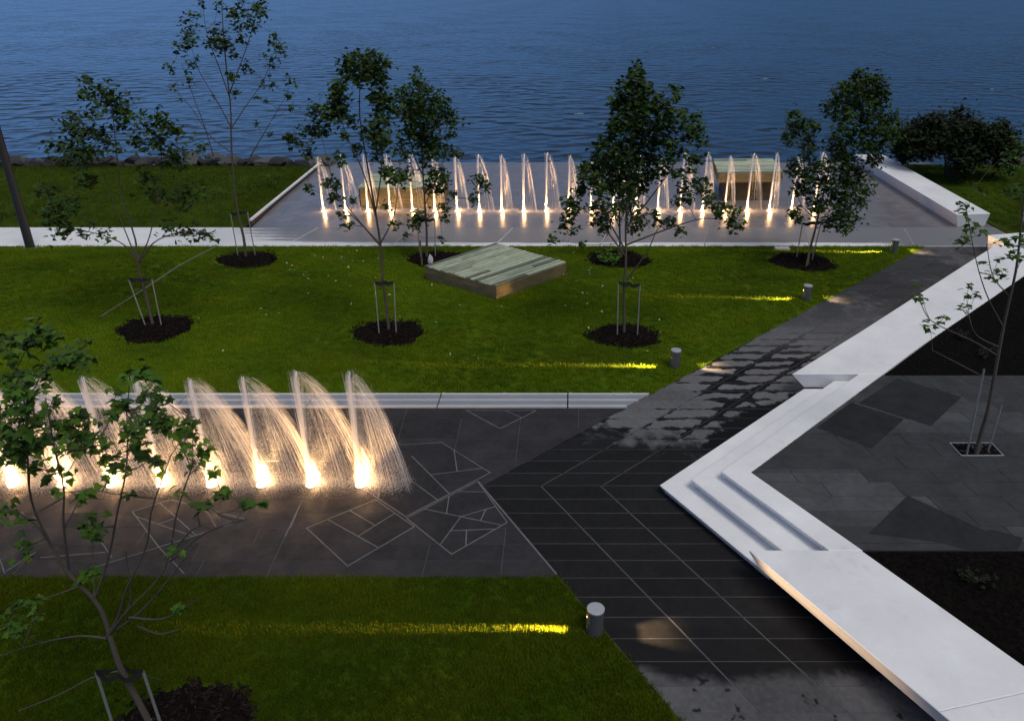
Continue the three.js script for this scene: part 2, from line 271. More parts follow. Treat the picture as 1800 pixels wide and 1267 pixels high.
// edging strip through the middle lawn
{ const a = [-12.14, -20.93], b = [-11.43, -28.68], n = 24, pts = []; for (let i = 0; i <= n; i++) { const x = lerp(a[0], b[0], i / n), z = lerp(a[1], b[1], i / n); pts.push([x, z, lawnHeight('middle', x, z)]); }
  const mb = new MB(), w = 0.022; for (let i = 0; i < n; i++) { const [x0, z0, y0] = pts[i], [x1, z1, y1] = pts[i + 1]; mb.quad([x0 - w, y0 + 0.06, z0], [x0 + w, y0 + 0.06, z0 + w], [x1 + w, y1 + 0.06, z1 + w], [x1 - w, y1 + 0.06, z1], [0, 0], [0, 0], [0, 0], [0, 0]); mb.quad([x0 + w, y0 + 0.06, z0 + w], [x0 + w, y0 - 0.02, z0 + w], [x1 + w, y1 - 0.02, z1 + w], [x1 + w, y1 + 0.06, z1 + w], [0, 0], [0, 0], [0, 0], [0, 0]); }
  struct('lawn_edging', mb.geo(), std({ color: C(0.13, 0.14, 0.085), roughness: 0.9 }), 'thin pale edging strip running across the middle lawn'); }

// ---------------------------------------------------------------- paving
const courses = (za, zb) => { const k0 = Math.ceil((za - Z0) / PITCH - 1e-6), out = []; let z = za; for (let k = k0; ; k++) { const e = Math.min(zb, Z0 + k * PITCH); if (e - z > 0.02) out.push([z, e]); z = e; if (e >= zb) break; } return out; };
const GAP = 0.0085;
function lay(parent, quad, y0, y1, mat, gx = GAP, gz = GAP * 0.7) { // quad [xl0, xr0, z0, xl1, xr1, z1]
  const [a, b, z0, c, d, z1] = quad; if (b - a < 0.06 && d - c < 0.06) return;
  const P = [[a + gx, z0 + gz], [Math.max(b - gx, a + gx), z0 + gz], [Math.max(d - gx, c + gx), z1 - gz], [c + gx, z1 - gz]];
  part('slab', slab(P, y0, y1, 0.003), mat, parent);
}
{ // dark plaza with the near fountain
  const plaza = base('plaza'); tag(plaza, 'dark stone plaza with pale joints around the near fountain', null, null, 'structure');
  part('bedding', sheet([[-26, -15.99], [upA(-15.99), -15.99], [-0.62, -12.81], [loA(-10.1), -10.1], [-26, -10.1]], -0.0055), groutDark, plaza);
  const seams = [[[-1.17, -15.56], [-1.25, -14.14]], [[-2.51, -15.86], [-2.53, -14.65]], [[0.20, -15.45], [0.08, -13.73]], [[1.58, -15.86], [1.53, -15.20]], [[-1.47, -11.07], [-1.53, -10.20]], [[-0.11, -11.56], [-0.19, -10.20]], [[-4.11, -12.14], [-4.19, -10.15]]];
  for (const [z0, z1] of courses(-15.99, -10.13)) {
    const zm = (z0 + z1) / 2, cuts = [], right = (z) => (z < Z0 ? upA(z) : loA(z));
    for (const [[ax, az], [bx, bz]] of seams) if (Math.min(az, bz) < zm && Math.max(az, bz) > zm) { const m = (bx - ax) / (bz - az); cuts.push([ax + (z0 - az) * m, ax + (z1 - az) * m]); }
    let x = -4.9 + 0.8 * Math.sin(zm * 3.1); while (x > -22) { cuts.push([x, x]); x -= rr(1.6, 3.2); }
    cuts.sort((p, q) => p[0] - q[0]); const all = [[-24, -24], ...cuts, [right(z0 + 1e-3), right(z1 - 1e-3)]];
    for (let i = 0; i + 1 < all.length; i++) lay(plaza, [all[i][0], all[i + 1][0], z0, all[i][1], all[i + 1][1], z1], -0.05, rr(-0.001, 0.0015), darkStone[Math.floor(rnd() * 4)], GAP * 0.75, GAP * 0.6);
  }
  // folded-star inlays: stones between wide pale joints
  const clip = (P, a, b) => { const out = [[], []], s = (p) => (b[0] - a[0]) * (p[1] - a[1]) - (b[1] - a[1]) * (p[0] - a[0]); P.forEach((p, i) => { const q = P[(i + 1) % P.length], sp = s(p), sq = s(q); (sp >= 0 ? out[0] : out[1]).push(p); if (sp * sq < 0) { const t = sp / (sp - sq), m = [p[0] + (q[0] - p[0]) * t, p[1] + (q[1] - p[1]) * t]; out[0].push(m); out[1].push(m); } }); return out.filter((c) => c.length > 2 && Math.abs(area2(c)) > 0.004); };
  function inlay(P, lines) {
    part('joint', slab(inset(P, -0.010), -0.03, 0.0045, 0.001), groutPale, plaza);
    let cells = [P];
    for (const [a, b] of lines) { const mid = [(a[0] + b[0]) / 2, (a[1] + b[1]) / 2]; cells = cells.flatMap((c) => (inside(c, ...mid) ? clip(c, a, b) : [c])); }
    for (const c of cells) part('inlay_stone', slab(inset(c, 0.0105), -0.03, rr(0.0062, 0.008), 0.002), inlayStone[rnd() < 0.5 ? 0 : 1], plaza);
  }
  inlay([[-1.57, -14.46], [-0.45, -13.27], [-2.01, -11.80], [-2.63, -12.38], [-2.70, -13.41]], [[[-2.13, -13.87], [-1.24, -12.53]], [[-1.63, -13.20], [-0.63, -13.43]], [[-1.26, -14.14], [-1.14, -13.33]], [[-2.51, -13.50], [-1.46, -12.33]]]);
  inlay([[-0.70, -12.96], [-0.09, -11.63], [-1.07, -10.73], [-1.99, -11.75]], [[[-1.72, -12.05], [-0.97, -11.80]], [[-0.97, -11.80], [-0.32, -12.12]], [[-1.24, -12.49], [-1.25, -11.91]], [[-1.10, -12.61], [-0.53, -12.59]], [[-0.97, -11.80], [-1.29, -10.99]], [[-1.12, -11.38], [-0.34, -11.43]], [[-0.50, -12.05], [-0.66, -11.41]], [[-0.84, -11.41], [-0.83, -10.98]]]);
  inlay([[-3.81, -11.46], [-2.67, -12.34], [-1.82, -11.50], [-2.85, -10.42]], [[[-3.48, -11.72], [-2.36, -10.88]], [[-2.23, -11.91], [-2.81, -11.23]], [[-3.16, -12.03], [-2.57, -11.55]]]);
  inlay([[-7.27, -11.96], [-6.68, -12.34], [-5.02, -11.72], [-6.33, -10.92]], [[[-6.18, -11.38], [-5.67, -11.15]], [[-6.77, -12.16], [-5.84, -11.30]], [[-5.88, -12.02], [-5.46, -11.43]], [[-6.79, -11.43], [-5.97, -12.07]]]);
  inlay([[-1.09, -15.88], [-0.27, -15.04], [0.57, -15.86]], [[[-0.15, -15.86], [0.20, -15.56]]]);
  inlay([[-2.69, -13.37], [-3.38, -15.12], [-2.43, -14.34], [-1.57, -14.44]], [[[-2.64, -14.51], [-2.68, -13.60]]]);
  const strip = (a, b, w = 0.008) => { const l = Math.hypot(b[0] - a[0], b[1] - a[1]), nx = -(b[1] - a[1]) / l * w, nz = (b[0] - a[0]) / l * w; part('joint', slab([[a[0] + nx, a[1] + nz], [b[0] + nx, b[1] + nz], [b[0] - nx, b[1] - nz], [a[0] - nx, a[1] - nz]], -0.03, 0.004, 0.001), groutPale, plaza); };
  for (const [a, b] of [[[-6.33, -10.92], [-7.22, -10.39]], [[-6.33, -10.92], [-5.61, -10.23]], [[-7.60, -11.25], [-7.03, -10.63]], [[-8.30, -10.64], [-7.22, -10.78]], [[-8.69, -10.29], [-8.46, -10.79]], [[-9.28, -10.95], [-8.68, -10.23]], [[-2.63, -12.38], [-3.12, -12.84]], [[-4.11, -12.14], [-4.15, -11.22]]]) strip(a, b);
  strip([-0.69, -12.96], [0.76, -10.22], 0.016);
}
{ // diagonal path along the white wall
  const path = base('diagonal_path'); tag(path, 'dark stone path bending along the white zigzag wall', null, null, 'structure');
  const wallX = (z) => (z < -12 ? 3.5 + (-12 - z) * 1.045 : 3.5 + (z + 12) * 0.53);
  part('bedding', sheet([[upA(-28.74), -28.74], [20.5, -28.74], [6.6, -13.9], [upA(-13.9), -13.9]], -0.0065), groutWet, path);
  part('bedding', sheet([[upA(-13.898), -13.898], [6.6, -13.898], [5.2, -12.2], [8.5, -4.5], [loA(-4.5), -4.5], [-0.62, -12.81]], -0.0055), groutMid, path);
  // wetness: puddles creep out of the joints in the middle stretch; spilt drops near the camera
  const S = 1024, X0 = -2, X1 = 20, ZA = -29, ZB = -4, wet = new Float32Array(S * S);
  for (let j = 0; j < S; j++) for (let i = 0; i < S; i++) {
    const x = lerp(X0, X1, i / S), z = lerp(ZA, ZB, j / S), k = j * S + i, n = N1[(j % 512) * 512 + (i % 512)] * 0.6 + N2[((j * 2) % 512) * 512 + ((i * 2) % 512)] * 0.4;
    const row = Math.abs(((z - Z0) / PITCH) - Math.round((z - Z0) / PITCH)) * PITCH, across = z < Z0 ? (x - upA(z)) / 1.22 : (x - loA(z)) / 1.2, col = Math.abs(across - Math.round(across)) * 1.2 * 0.7;
    const dj = Math.min(row, col * 0.9), zone = sstep(-z, 13.2, 14.2) * (1 - sstep(-z, 18.5, 21.5)), edge = sstep(across, 0.15, 1.4);
    let w = zone * sstep(0.012 + 0.05 * edge + 0.55 * (n - 0.5) - dj, 0, 0.018);
    w = Math.max(w, zone * sstep(across + 2.6 * (n - 0.5) - 0.14 * (-z - 15), 2.4, 2.6));
    const all = sstep(z + 2.6 * (n - 0.5) - 0.18 * across, -15.3, -14.75) * (1 - sstep(z + 0.9 * (n - 0.5) + 0.05 * across, -8.2, -7.9)); w = Math.max(w, all * (0.88 + 0.12 * n));
    w = Math.max(w, 0.75 * sstep(-z, 20, 23) * sstep(0.62 - n, 0, 0.12) * 0.6);
    if (z > -8.4) { const dn = N2[((j * 3) % 512) * 512 + ((i * 3) % 512)]; w = Math.max(w, 0.9 * sstep(dn, 0.70, 0.72)); }
    wet[k] = clamp(w, 0, 1);
  }
  const at = (t) => { t.wrapS = t.wrapT = THREE.ClampToEdgeWrapping; t.repeat.set(1 / (X1 - X0), 1 / (ZB - ZA)); t.offset.set(-X0 / (X1 - X0), -ZA / (ZB - ZA)); return t; };
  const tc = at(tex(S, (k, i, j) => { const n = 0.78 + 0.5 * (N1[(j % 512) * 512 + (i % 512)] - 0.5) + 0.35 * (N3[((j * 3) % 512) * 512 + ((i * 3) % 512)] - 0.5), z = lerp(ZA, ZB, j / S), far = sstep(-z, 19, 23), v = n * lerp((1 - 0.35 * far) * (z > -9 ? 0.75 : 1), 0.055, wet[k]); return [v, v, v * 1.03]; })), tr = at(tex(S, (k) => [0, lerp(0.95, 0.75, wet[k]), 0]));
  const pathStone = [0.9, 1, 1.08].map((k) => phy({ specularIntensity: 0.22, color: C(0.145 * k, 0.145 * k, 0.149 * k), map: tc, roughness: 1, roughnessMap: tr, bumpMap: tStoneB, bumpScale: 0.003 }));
  for (const [z0, z1] of courses(-28.74, -4.6)) {
    const up = (z0 + z1) / 2 < Z0, ed = up ? upA : loA, st = up ? 1.22 : 1.2, xs = [0, 1, 2, 3.05, 4.1].map((k) => [ed(z0 + 1e-4) + k * st, ed(z1 - 1e-4) + k * st]);
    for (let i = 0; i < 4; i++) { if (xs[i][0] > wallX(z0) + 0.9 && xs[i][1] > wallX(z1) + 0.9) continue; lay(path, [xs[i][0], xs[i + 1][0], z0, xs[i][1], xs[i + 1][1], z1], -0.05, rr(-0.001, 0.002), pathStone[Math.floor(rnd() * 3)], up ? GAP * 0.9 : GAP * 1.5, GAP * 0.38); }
  }
}
{ // pale concrete path
  const path = base('concrete_path'); tag(path, 'pale concrete path with a dark wet stretch beside the far plaza', null, null, 'structure');
  const S = 1024, X0 = -30, X1 = 30, n2 = (i, j) => N1[(j % 512) * 512 + (i % 512)] * 0.55 + N2[(j % 512) * 512 + (i * 2 % 512)] * 0.45;
  const w = (i, j) => { const x = lerp(X0, X1, i / S), v = j / S, n = n2(i, j * 3), e = sstep(x + 4.5 * (n - 0.5) * 2 + 3.2 * (1 - v), -8.6, -7.2); return e * (1 - sstep(v + 0.25 * (n - 0.5), 0.80, 0.84) * (1 - sstep(x, 14, 15.5))); };
  const at = (t) => { t.wrapS = t.wrapT = THREE.ClampToEdgeWrapping; t.repeat.set(1 / (X1 - X0), 1 / 2.6); t.offset.set(-X0 / (X1 - X0), 31.35 / 2.6); return t; };
  const tc = at(tex(S, (k, i, j) => { const q = w(i, j * 1.0 * S / 128), v = (0.92 + 0.25 * (n2(i * 2, j * 8) - 0.5)) * lerp(1, 0.24, q); return [v, v, v * lerp(1.0, 1.04, q)]; }, 0, false, 128)), tr = at(tex(S, (k, i, j) => [0, lerp(0.85, 0.5, w(i, j * S / 128)), 0], 0, false, 128));
  const conc = std({ color: C(0.72, 0.72, 0.725), map: tc, roughness: 1, roughnessMap: tr });
  part('bedding', sheet([[-60, -31.35], [24, -31.35], [24, -28.74], [-60, -28.74]], -0.02), groutDark, path);
  for (let k = -14; k < 5; k++) { const xa = -0.45 + 4.08 * k, xb = xa + 4.08, s = 1.5, P = [[xa + s * 0.35, -31.35], [xb + s * 0.35 - 0.03, -31.35], [xb - s * 0.15 - 0.03, -28.752], [xa - s * 0.15, -28.752]]; part('panel', slab(P, -0.12, 0.012, 0.006), conc, path); }
}
{ // far plaza by the lake, wet
  const plaza = base('lakeside_plaza'); tag(plaza, 'wet grey stone plaza at the lake edge under the far fountain', null, null, 'structure');
  part('bedding', slab([[-10.95, SHORE - 0.02], [24, SHORE - 0.02], [24, -31.352], [-10.95, -31.352]], -1.9, -0.015, 0.001), groutDark, plaza);
  for (let z = -31.36, r = 0; z > SHORE + 0.1; z -= 0.896, r++) for (let x = -10.94 - (r % 3) * 0.75; x < 23.5; x += 2.25) { const a = Math.max(x, -10.94), b = x + 2.25; if (b - a < 0.1) continue; part('slab', slab([[a + 0.005, Math.max(z - 0.896, SHORE) + 0.004], [b - 0.005, Math.max(z - 0.896, SHORE) + 0.004], [b - 0.005, z - 0.004], [a + 0.005, z - 0.004]], -0.06, rr(-0.0008, 0.001), 0.002), wetStone[Math.floor(rnd() * 3)], plaza); }
}
{ const k = base('stone_kerb'); tag(k, 'pale narrow kerb between the back lawn and the lakeside plaza', 'kerb'); // kerb in lengths
  const a = [-11.08, -31.78], b = [-10.78, -44.18]; for (let i = 0; i < 6; i++) { const p = (t) => [lerp(a[0], b[0], t), lerp(a[1], b[1], t)], u = p(i / 6), v = p((i + 1) / 6 - 0.002); part('kerb_stone', slab([[u[0] - 0.05, u[1]], [u[0] + 0.07, u[1]], [v[0] + 0.07, v[1]], [v[0] - 0.05, v[1]]], 0.16, 0.24, 0.012), whiteConc, k); }
  part('kerb_face', slab([[a[0] - 0.05, a[1]], [a[0] + 0.04, a[1]], [b[0] + 0.04, b[1]], [b[0] - 0.05, b[1]]], -0.05, 0.158, 0.006), plinthMat, k); }
{ // linear drain between lawn and plaza
  const d = base('channel_drain'); tag(d, 'long steel channel drain between the middle lawn and the dark plaza', 'drain');
  const z0 = -16.66, z1 = -16.0, xr = (z) => upA(z) - 0.02, L = 3.12, x1 = [-1.79, -16.33][0];
  for (let k = -6; k < 4; k++) {
    const xa = x1 + k * L + 0.015, xb = x1 + (k + 1) * L - 0.015, sk = 0.07, end = (z) => Math.min(xb, xr(z)) ; if (xa > xr(z1)) continue;
    const seg = (za, zb, y, mat, name) => { const P = [[xa + sk * (z1 - za), za], [end(za) + (xb < xr(za) ? sk * (z1 - za) : 0), za], [end(zb) + (xb < xr(zb) ? sk * (z1 - zb) : 0), zb], [xa + sk * (z1 - zb), zb]]; if (P[1][0] - P[0][0] > 0.05) part(name, slab(P, -0.08, y, 0.004), mat, d); };
    seg(z0, z0 + 0.06, 0.05, railMat, 'rail'); seg(z0 + 0.30, z0 + 0.345, 0.042, railMat, 'rail'); seg(z1 - 0.055, z1, 0.05, railMat, 'rail');
    seg(z0 + 0.064, z0 + 0.296, 0.02, greyMetal, 'grate_panel'); seg(z0 + 0.349, z1 - 0.059, 0.02, greyMetal, 'grate_panel');
    for (const t of [0.02, 0.5]) { const bx = xa + L * t; if (bx + 0.05 < xr(z0)) part('bracket', slab([[bx, z0 + 0.002], [bx + 0.05, z0 + 0.002], [bx + 0.05, z0 + 0.05], [bx, z0 + 0.05]], 0.03, 0.062, 0.003), railMat, d); }
  }
}

// ---------------------------------------------------------------- white zigzag wall, terrace and beds
const TOP = 0.6, inUp = (z) => 4.62 + (-12.42 - z) * 1.045, inLo = (z) => 4.62 + (z + 12.42) * 0.518;
{
  const w = base('zigzag_wall'); tag(w, 'white concrete wall zigzagging between the dark path and the raised terrace', 'wall');
  const vi = [4.62, -12.42], endU = [6.80, -16.61], joint = [9.53, -19.19], farO = [17.69, -27.07], inJ = [10.53, -18.19];
  const fI = [inUp(-26.1) + 0.4, -26.1], uIn = [inUp(endU[1]), endU[1]];
  // blocks whose outer faces lean in towards the foot
  bench(w, [endU, uIn, [inUp(inJ[1]) - 0.003, inJ[1]], [joint[0] - 0.004, joint[1] + 0.004]], TOP, 0.425, [0.10, 0, 0, 0.20], [0.12, 0, 0, 0.42]);
  bench(w, [[joint[0] + 0.004, joint[1] - 0.004], [inUp(inJ[1]) + 0.006, inJ[1] - 0.009], fI, farO], TOP, 0.40, [0, 0, 0.1, 0.20], [0, 0, 0.12, 0.42]);
  // three terraces of seat steps at the corner
  const nb = [3.94, -10.12], nbI = [inLo(nb[1]), nb[1]], o = [2.92, -12.58], oE = [4.09, -10.46], oU = [7.07, -16.61], zE = endU[1] + 0.0;
  const t2o = [3.49, -12.46], t2e = [0, 0], t3o = [4.05, -12.44];
  const alongLo = (p, z) => p[0] + (z - p[1]) * 0.53, alongUp = (p, z) => p[0] + (p[1] - z) * 1.045, zn = nb[1] + 0.002, zu = endU[1] - 0.03;
  part('step', slab([[alongUp(o, zu), zu], o, [alongLo(o, zn + 0.03), zn + 0.03], [alongLo(vi, zn + 0.03) - 0.1, zn + 0.03], [vi[0] - 0.1, vi[1]], [alongUp(vi, zu) - 0.1, zu]], 0, 0.18, 0.012, [0.1, 0.1, 0, 0, 0, 0]), whiteConc, w);
  part('step', slab([[alongUp(t2o, zu), zu], t2o, [alongLo(t2o, zn), zn], [alongLo(vi, zn) - 0.05, zn], [vi[0] - 0.05, vi[1]], [alongUp(vi, zu) - 0.05, zu]], 0.17, 0.40, 0.012, [0.05, 0.13, 0, 0, 0, 0]), whiteConc, w);
  part('step', slab([[alongUp(t3o, zu + 0.03), zu + 0.03], t3o, [alongLo(t3o, zn), zn], [alongLo(vi, zn), zn], vi, [alongUp(vi, zu + 0.03), zu + 0.03]], 0.38, TOP - 0.002, 0.012, [0.05, 0.13, 0, 0, 0, 0]), whiteConc, w);
  // near arm in two lengths
  const jn = [5.80, -6.81], jz = jn[1], nl = (z) => nb[0] + (z - nb[1]) * 0.50, jr = [6.86, -7.36];
  bench(w, [nb, nbI, [inLo(jr[1]), jr[1]], [nl(jz - 0.15), jz - 0.15]], TOP, 0.34, [0.06, 0, 0, 0.16], [0.1, 0, 0, 0.46]);
  bench(w, [[nl(jz - 0.142), jz - 0.142], [inLo(jr[1]), jr[1] + 0.01], [inLo(-3.5), -3.5], [nl(-3.5), -3.5]], TOP, 0.34, [0, 0, 0, 0.16], [0, 0, 0, 0.46]);
  // the wall turns back again at the far end
  const b2 = base('wall_return'); tag(b2, 'short white wall end with a warm-lit face beyond the zigzag wall', 'wall');
  part('bench_block', slab([[18.06, -28.26], [19.91, -28.68], [20.83, -27.18], [18.08, -27.04]], 0, TOP, 0.012, [0, 0, 0.12, 0.16]), whiteConc, b2);
}
{ // raised terrace: dark paving
  const t = base('terrace'); tag(t, 'raised terrace of dark paving slabs in several tones behind the white wall', null, null, 'structure');
  const zt = -16.55, zb = -10.13, Y = TOP - 0.012;
  part('bedding', slab([[inUp(zt) + 0.012, zt], [26, zt], [26, zb], [inLo(zb) + 0.012, zb], [4.634, -12.42]], 0, Y - 0.012, 0.001), std({ color: C(0.018, 0.018, 0.02), roughness: 1 }), t);
  const patch = (x, z) => { const s = Math.sin(x * 1.1 + z * 0.9) + Math.sin(x * 0.63 - z * 1.3 + 2) + 0.8 * Math.sin(z * 2.1 + 1); return clamp(Math.floor((s + 1.9) / 1.1), 1, 3); };
  let z = zt, k = 0;
  while (z < zb - 0.05) {
    const e = Math.min(z + 0.4455, zb), left = (q) => (q < -12.42 ? inUp(q) : inLo(q)) + 0.014, splits = e > -12.42 && z < -12.42 ? [[z, -12.42], [-12.42, e]] : [[z, e]];
    for (const [a, b] of splits) { const skew = 0.12, xs = [[left(a), left(b)]]; let x = Math.ceil((left(a) + 0.5) / 1.35) * 1.35 + (k % 3) * 0.45; while (x < 26) { if (x > Math.max(left(a), left(b)) + 0.2) xs.push([x, x + skew * (b - a)]); x += 1.35; } xs.push([26, 26]);
      for (let i = 0; i + 1 < xs.length; i++) { const cx = (xs[i][0] + xs[i + 1][0]) / 2; lay(t, [xs[i][0], xs[i + 1][0], a, xs[i][1], xs[i + 1][1], b], Y - 0.06, Y + rr(-0.0012, 0.0012), terraceStone[patch(cx, (a + b) / 2)], 0.004, 0.0035); } }
    z = e; k++;
  }
  // darker panels laid over the courses
  const dark = (P) => part('inlay_panel', slab(P, Y - 0.03, Y + 0.005, 0.002), terraceStone[0], t);
  dark([[9.25, -16.40], [10.30, -15.46], [8.96, -14.16], [7.82, -15.16]]); dark([[7.67, -15.21], [8.52, -14.45], [7.32, -13.28], [6.49, -14.09]]);
  dark([[7.30, -11.66], [8.17, -10.64], [7.22, -10.33], [6.12, -10.56]]); dark([[7.25, -10.33], [8.30, -10.67], [8.70, -10.44], [8.43, -10.14], [7.58, -10.14]]);
  const bed = (P, label) => { const s = struct('planting_bed', slab(P, 0, TOP - 0.03, 0.01), soil, label); return s; };
  bed([[inUp(-24.2) + 0.02, -24.2], [34, -24.2], [34, zt - 0.01], [inUp(zt - 0.01) + 0.02, zt - 0.01]], 'dark bare soil bed behind the paved terrace');
  bed([[inLo(zb + 0.01) + 0.02, zb + 0.01], [24, zb + 0.01], [24, -3.5], [inLo(-3.5) + 0.02, -3.5]], 'dark soil bed with small plants before the paved terrace');
}
{ // far white wall
  const w = base('bench_wall'); tag(w, 'long white concrete bench wall at the lake end beside the back lawn', 'wall');
  const a = [19.49, -44.30], b = [21.03, -44.13], c = [20.01, -31.56], d = [18.52, -31.38], mid = (p, q, t) => [lerp(p[0], q[0], t), lerp(p[1], q[1], t)];
  part('bench_block', slab([a, b, mid(b, c, 0.5), mid(a, d, 0.5)], 0, 0.55, 0.012, [0.05, 0.05, 0, 0.22]), whiteConc, w);
  part('bench_block', slab([mid(a, d, 0.501), mid(b, c, 0.501), c, d], 0, 0.55, 0.012, [0, 0.05, 0.10, 0.22]), whiteConc, w);
}

// ---------------------------------------------------------------- wooden decks
function deck(name, corners, h, planks, opts, label) { // corners: a (start), b (end of the first plank), c, d
  const o = base(name); tag(o, label, 'deck platform');
  const [a, b, c, d] = corners, P = (u, v) => [lerp(lerp(a[0], b[0], u), lerp(d[0], c[0], u), v), lerp(lerp(a[1], b[1], u), lerp(d[1], c[1], u), v)];
  const orient = (g, dir) => { const p = g.attributes.position, uv = g.attributes.uv, n = g.attributes.normal, off = rr(0, 5), o2 = rr(0, 5); for (let i = 0; i < p.count; i++) { const al = p.getX(i) * dir[0] + p.getZ(i) * dir[1], ac = Math.abs(n.getY(i)) > 0.5 ? -p.getX(i) * dir[1] + p.getZ(i) * dir[0] : p.getY(i); uv.setXY(i, al + off, ac + o2); } return g; };
  const ul = Math.hypot(b[0] - a[0], b[1] - a[1]), dirU = [(b[0] - a[0]) / ul, (b[1] - a[1]) / ul], vl = Math.hypot(d[0] - a[0], d[1] - a[1]), dirV = [(d[0] - a[0]) / vl, (d[1] - a[1]) / vl];
  for (let k = 0; k < planks; k++) {
    const v0 = k / planks + 0.004, v1 = (k + 1) / planks - rr(0.008, 0.02), cut = [0, ...(k % 3 === 1 ? [rr(0.3, 0.7)] : k % 4 === 2 ? [rr(0.25, 0.45), rr(0.6, 0.8)] : []), 1];
    for (let i = 0; i + 1 < cut.length; i++) { const e0 = i ? 0.002 : rr(-0.008, 0.006), e1 = i + 2 < cut.length ? -0.002 : rr(-0.006, 0.008); part('plank', orient(slab([P(cut[i] + e0, v0), P(cut[i + 1] + e1, v0), P(cut[i + 1] + e1, v1), P(cut[i] + e0, v1)], h - 0.045, h + rr(-0.004, 0.004), 0.004), dirU), deckWood[rnd() < 0.14 ? 0 : 1 + Math.floor(rnd() * 3)], o); }
  }
  const ins = 0.012, side = (p, q, dir, y0, y1, w = 0.035) => { const l = Math.hypot(q[0] - p[0], q[1] - p[1]), nx = -(q[1] - p[1]) / l, nz = (q[0] - p[0]) / l, s = area2([a, b, c, d]) > 0 ? 1 : -1; part('side_board', orient(slab([p, q, [q[0] + nx * w * s, q[1] + nz * w * s], [p[0] + nx * w * s, p[1] + nz * w * s]], y0, y1, 0.004), dir), boardWood[Math.floor(rnd() * 2)], o); };
  const cs = inset([a, b, c, d], ins), names = [dirU, dirV, dirU, dirV], yb = opts.bottom, n = opts.boards, hgt = (h - 0.05 - yb) / n;
  for (let i = 0; i < 4; i++) for (let k = 0; k < n; k++) side(cs[i], cs[(i + 1) % 4], names[i], yb + k * hgt + 0.004, yb + (k + 1) * hgt - 0.003);
  part('base', slab(inset([a, b, c, d], opts.recess), 0, opts.recess > 0.1 ? yb + 0.02 : h - 0.05, 0.003), darkWood, o);
  return o;
}
deck('timber_deck', [[-2.97, -24.85], [-0.63, -27.41], [1.89, -25.21], [-0.50, -22.81]], 0.56, 17, { bottom: 0.07, boards: 2, recess: 0.16 }, 'weathered square timber deck set corner-on in the middle lawn');
deck('timber_deck', [[-6.95, -37.6], [-3.1, -37.6], [-3.1, -34.64], [-6.95, -34.64]], 0.9, 13, { bottom: 0.02, boards: 4, recess: 0.06 }, 'amber-lit timber deck behind the far fountain jets near the kerb');
deck('timber_deck', [[10.00, -38.68], [12.98, -38.82], [12.51, -35.59], [9.49, -35.41]], 1.4, 12, { bottom: 0.95, boards: 2, recess: 0.4 }, 'tall timber deck with a dark recess at the lake edge by the white bench wall');

// ---------------------------------------------------------------- bollard lights
const warm = C(1, 0.56, 0.19);
function bollard() {
  const o = base('bollard_light'), R = 0.13, r = 0.118, mb = new MB();
  part('post', new THREE.CylinderGeometry(R, R, 0.33, 40), bollardMat, o).position.y = 0.165;
  // head: a shell with a narrow notch towards the lawn (-x) and a wide slot towards the path (+x)
  const LY = 0.44, ys = []; for (let i = 0; i <= 24; i++) ys.push(lerp(0.33, 0.47, i / 24)); ys[18] = 0.432; ys[19] = 0.4395; ys[20] = 0.45;
  const left = (y) => (y > 0.456 ? 0 : 0.0026 + 0.15 * Math.max(0, LY - 0.004 - y)) / R, right = (y) => (y > 0.45 || y < 0.360 || (y > 0.402 && y < 0.432) ? 0.0 : y > 0.42 ? 0.045 : 0.034) / R;
  const pt = (rad, a, y) => [Math.cos(a) * rad, y, Math.sin(a) * rad];
  for (const s of [1, -1]) for (let j = 0; j < 24; j++) for (let i = 0; i < 16; i++) {
    const A = (y, t) => s * lerp(right((ys[j] + ys[j + 1]) / 2), Math.PI - left(y), t), c = [[ys[j], i / 16], [ys[j], (i + 1) / 16], [ys[j + 1], (i + 1) / 16], [ys[j + 1], i / 16]];
    for (const rad of [R, r]) mb.quad(...c.map(([y, t]) => pt(rad, A(y, t), y)), [0, 0], [0, 0], [0, 0], [0, 0]);
  }
  part('head', mb.geo(), bollardMat, o);
  part('cap', new THREE.LatheGeometry([[0, 0.47], [R + 0.004, 0.47], [R + 0.006, 0.476], [R + 0.006, 0.498], [R, 0.504], [R - 0.02, 0.506], [0, 0.506]].map(([x, y]) => new THREE.Vector2(x, y)), 40), capMat, o);
  part('lamp', new THREE.SphereGeometry(0.006, 12, 8), std({ color: C(1, 0.9, 0.7), emissive: warm, emissiveIntensity: 60 }), o).position.y = LY;
  for (const [dx, dy, power] of [[-1, -0.02, 450], [1, 0.02, 58]]) { const l = new THREE.SpotLight(dx < 0 ? warm : C(1, 0.66, 0.34), power, 0, 0.82, 1); l.position.set(dx * 0.001, LY, 0); l.target.position.set(dx * 3, LY + dy * 3, 0); l.shadow.radius = dx < 0 ? 0.12 : 0.45; l.castShadow = true; l.name = dx < 0 ? 'lawn_beam' : 'path_beam'; o.add(l, l.target); }
  return o;
}
const bollard0 = bollard();
[[[1.28, -8.89], 'nearest grey bollard light at the corner of the near lawn'], [[4.30, -18.20], 'grey bollard light by the lower corner of the middle lawn'], [[9.45, -23.06], 'grey bollard light midway up the diagonal path edge'], [[14.49, -28.03], 'farthest small bollard light where the path meets the concrete walk']].forEach(([[x, z], label], i) => {
  const o = i ? cloneLit(bollard0) : bollard0; if (i) { o.name = numbered('bollard_light'); scene.add(o); }
  o.position.set(x, 0, z); tag(o, label, 'bollard light', 'bollard lights along the diagonal path');
});

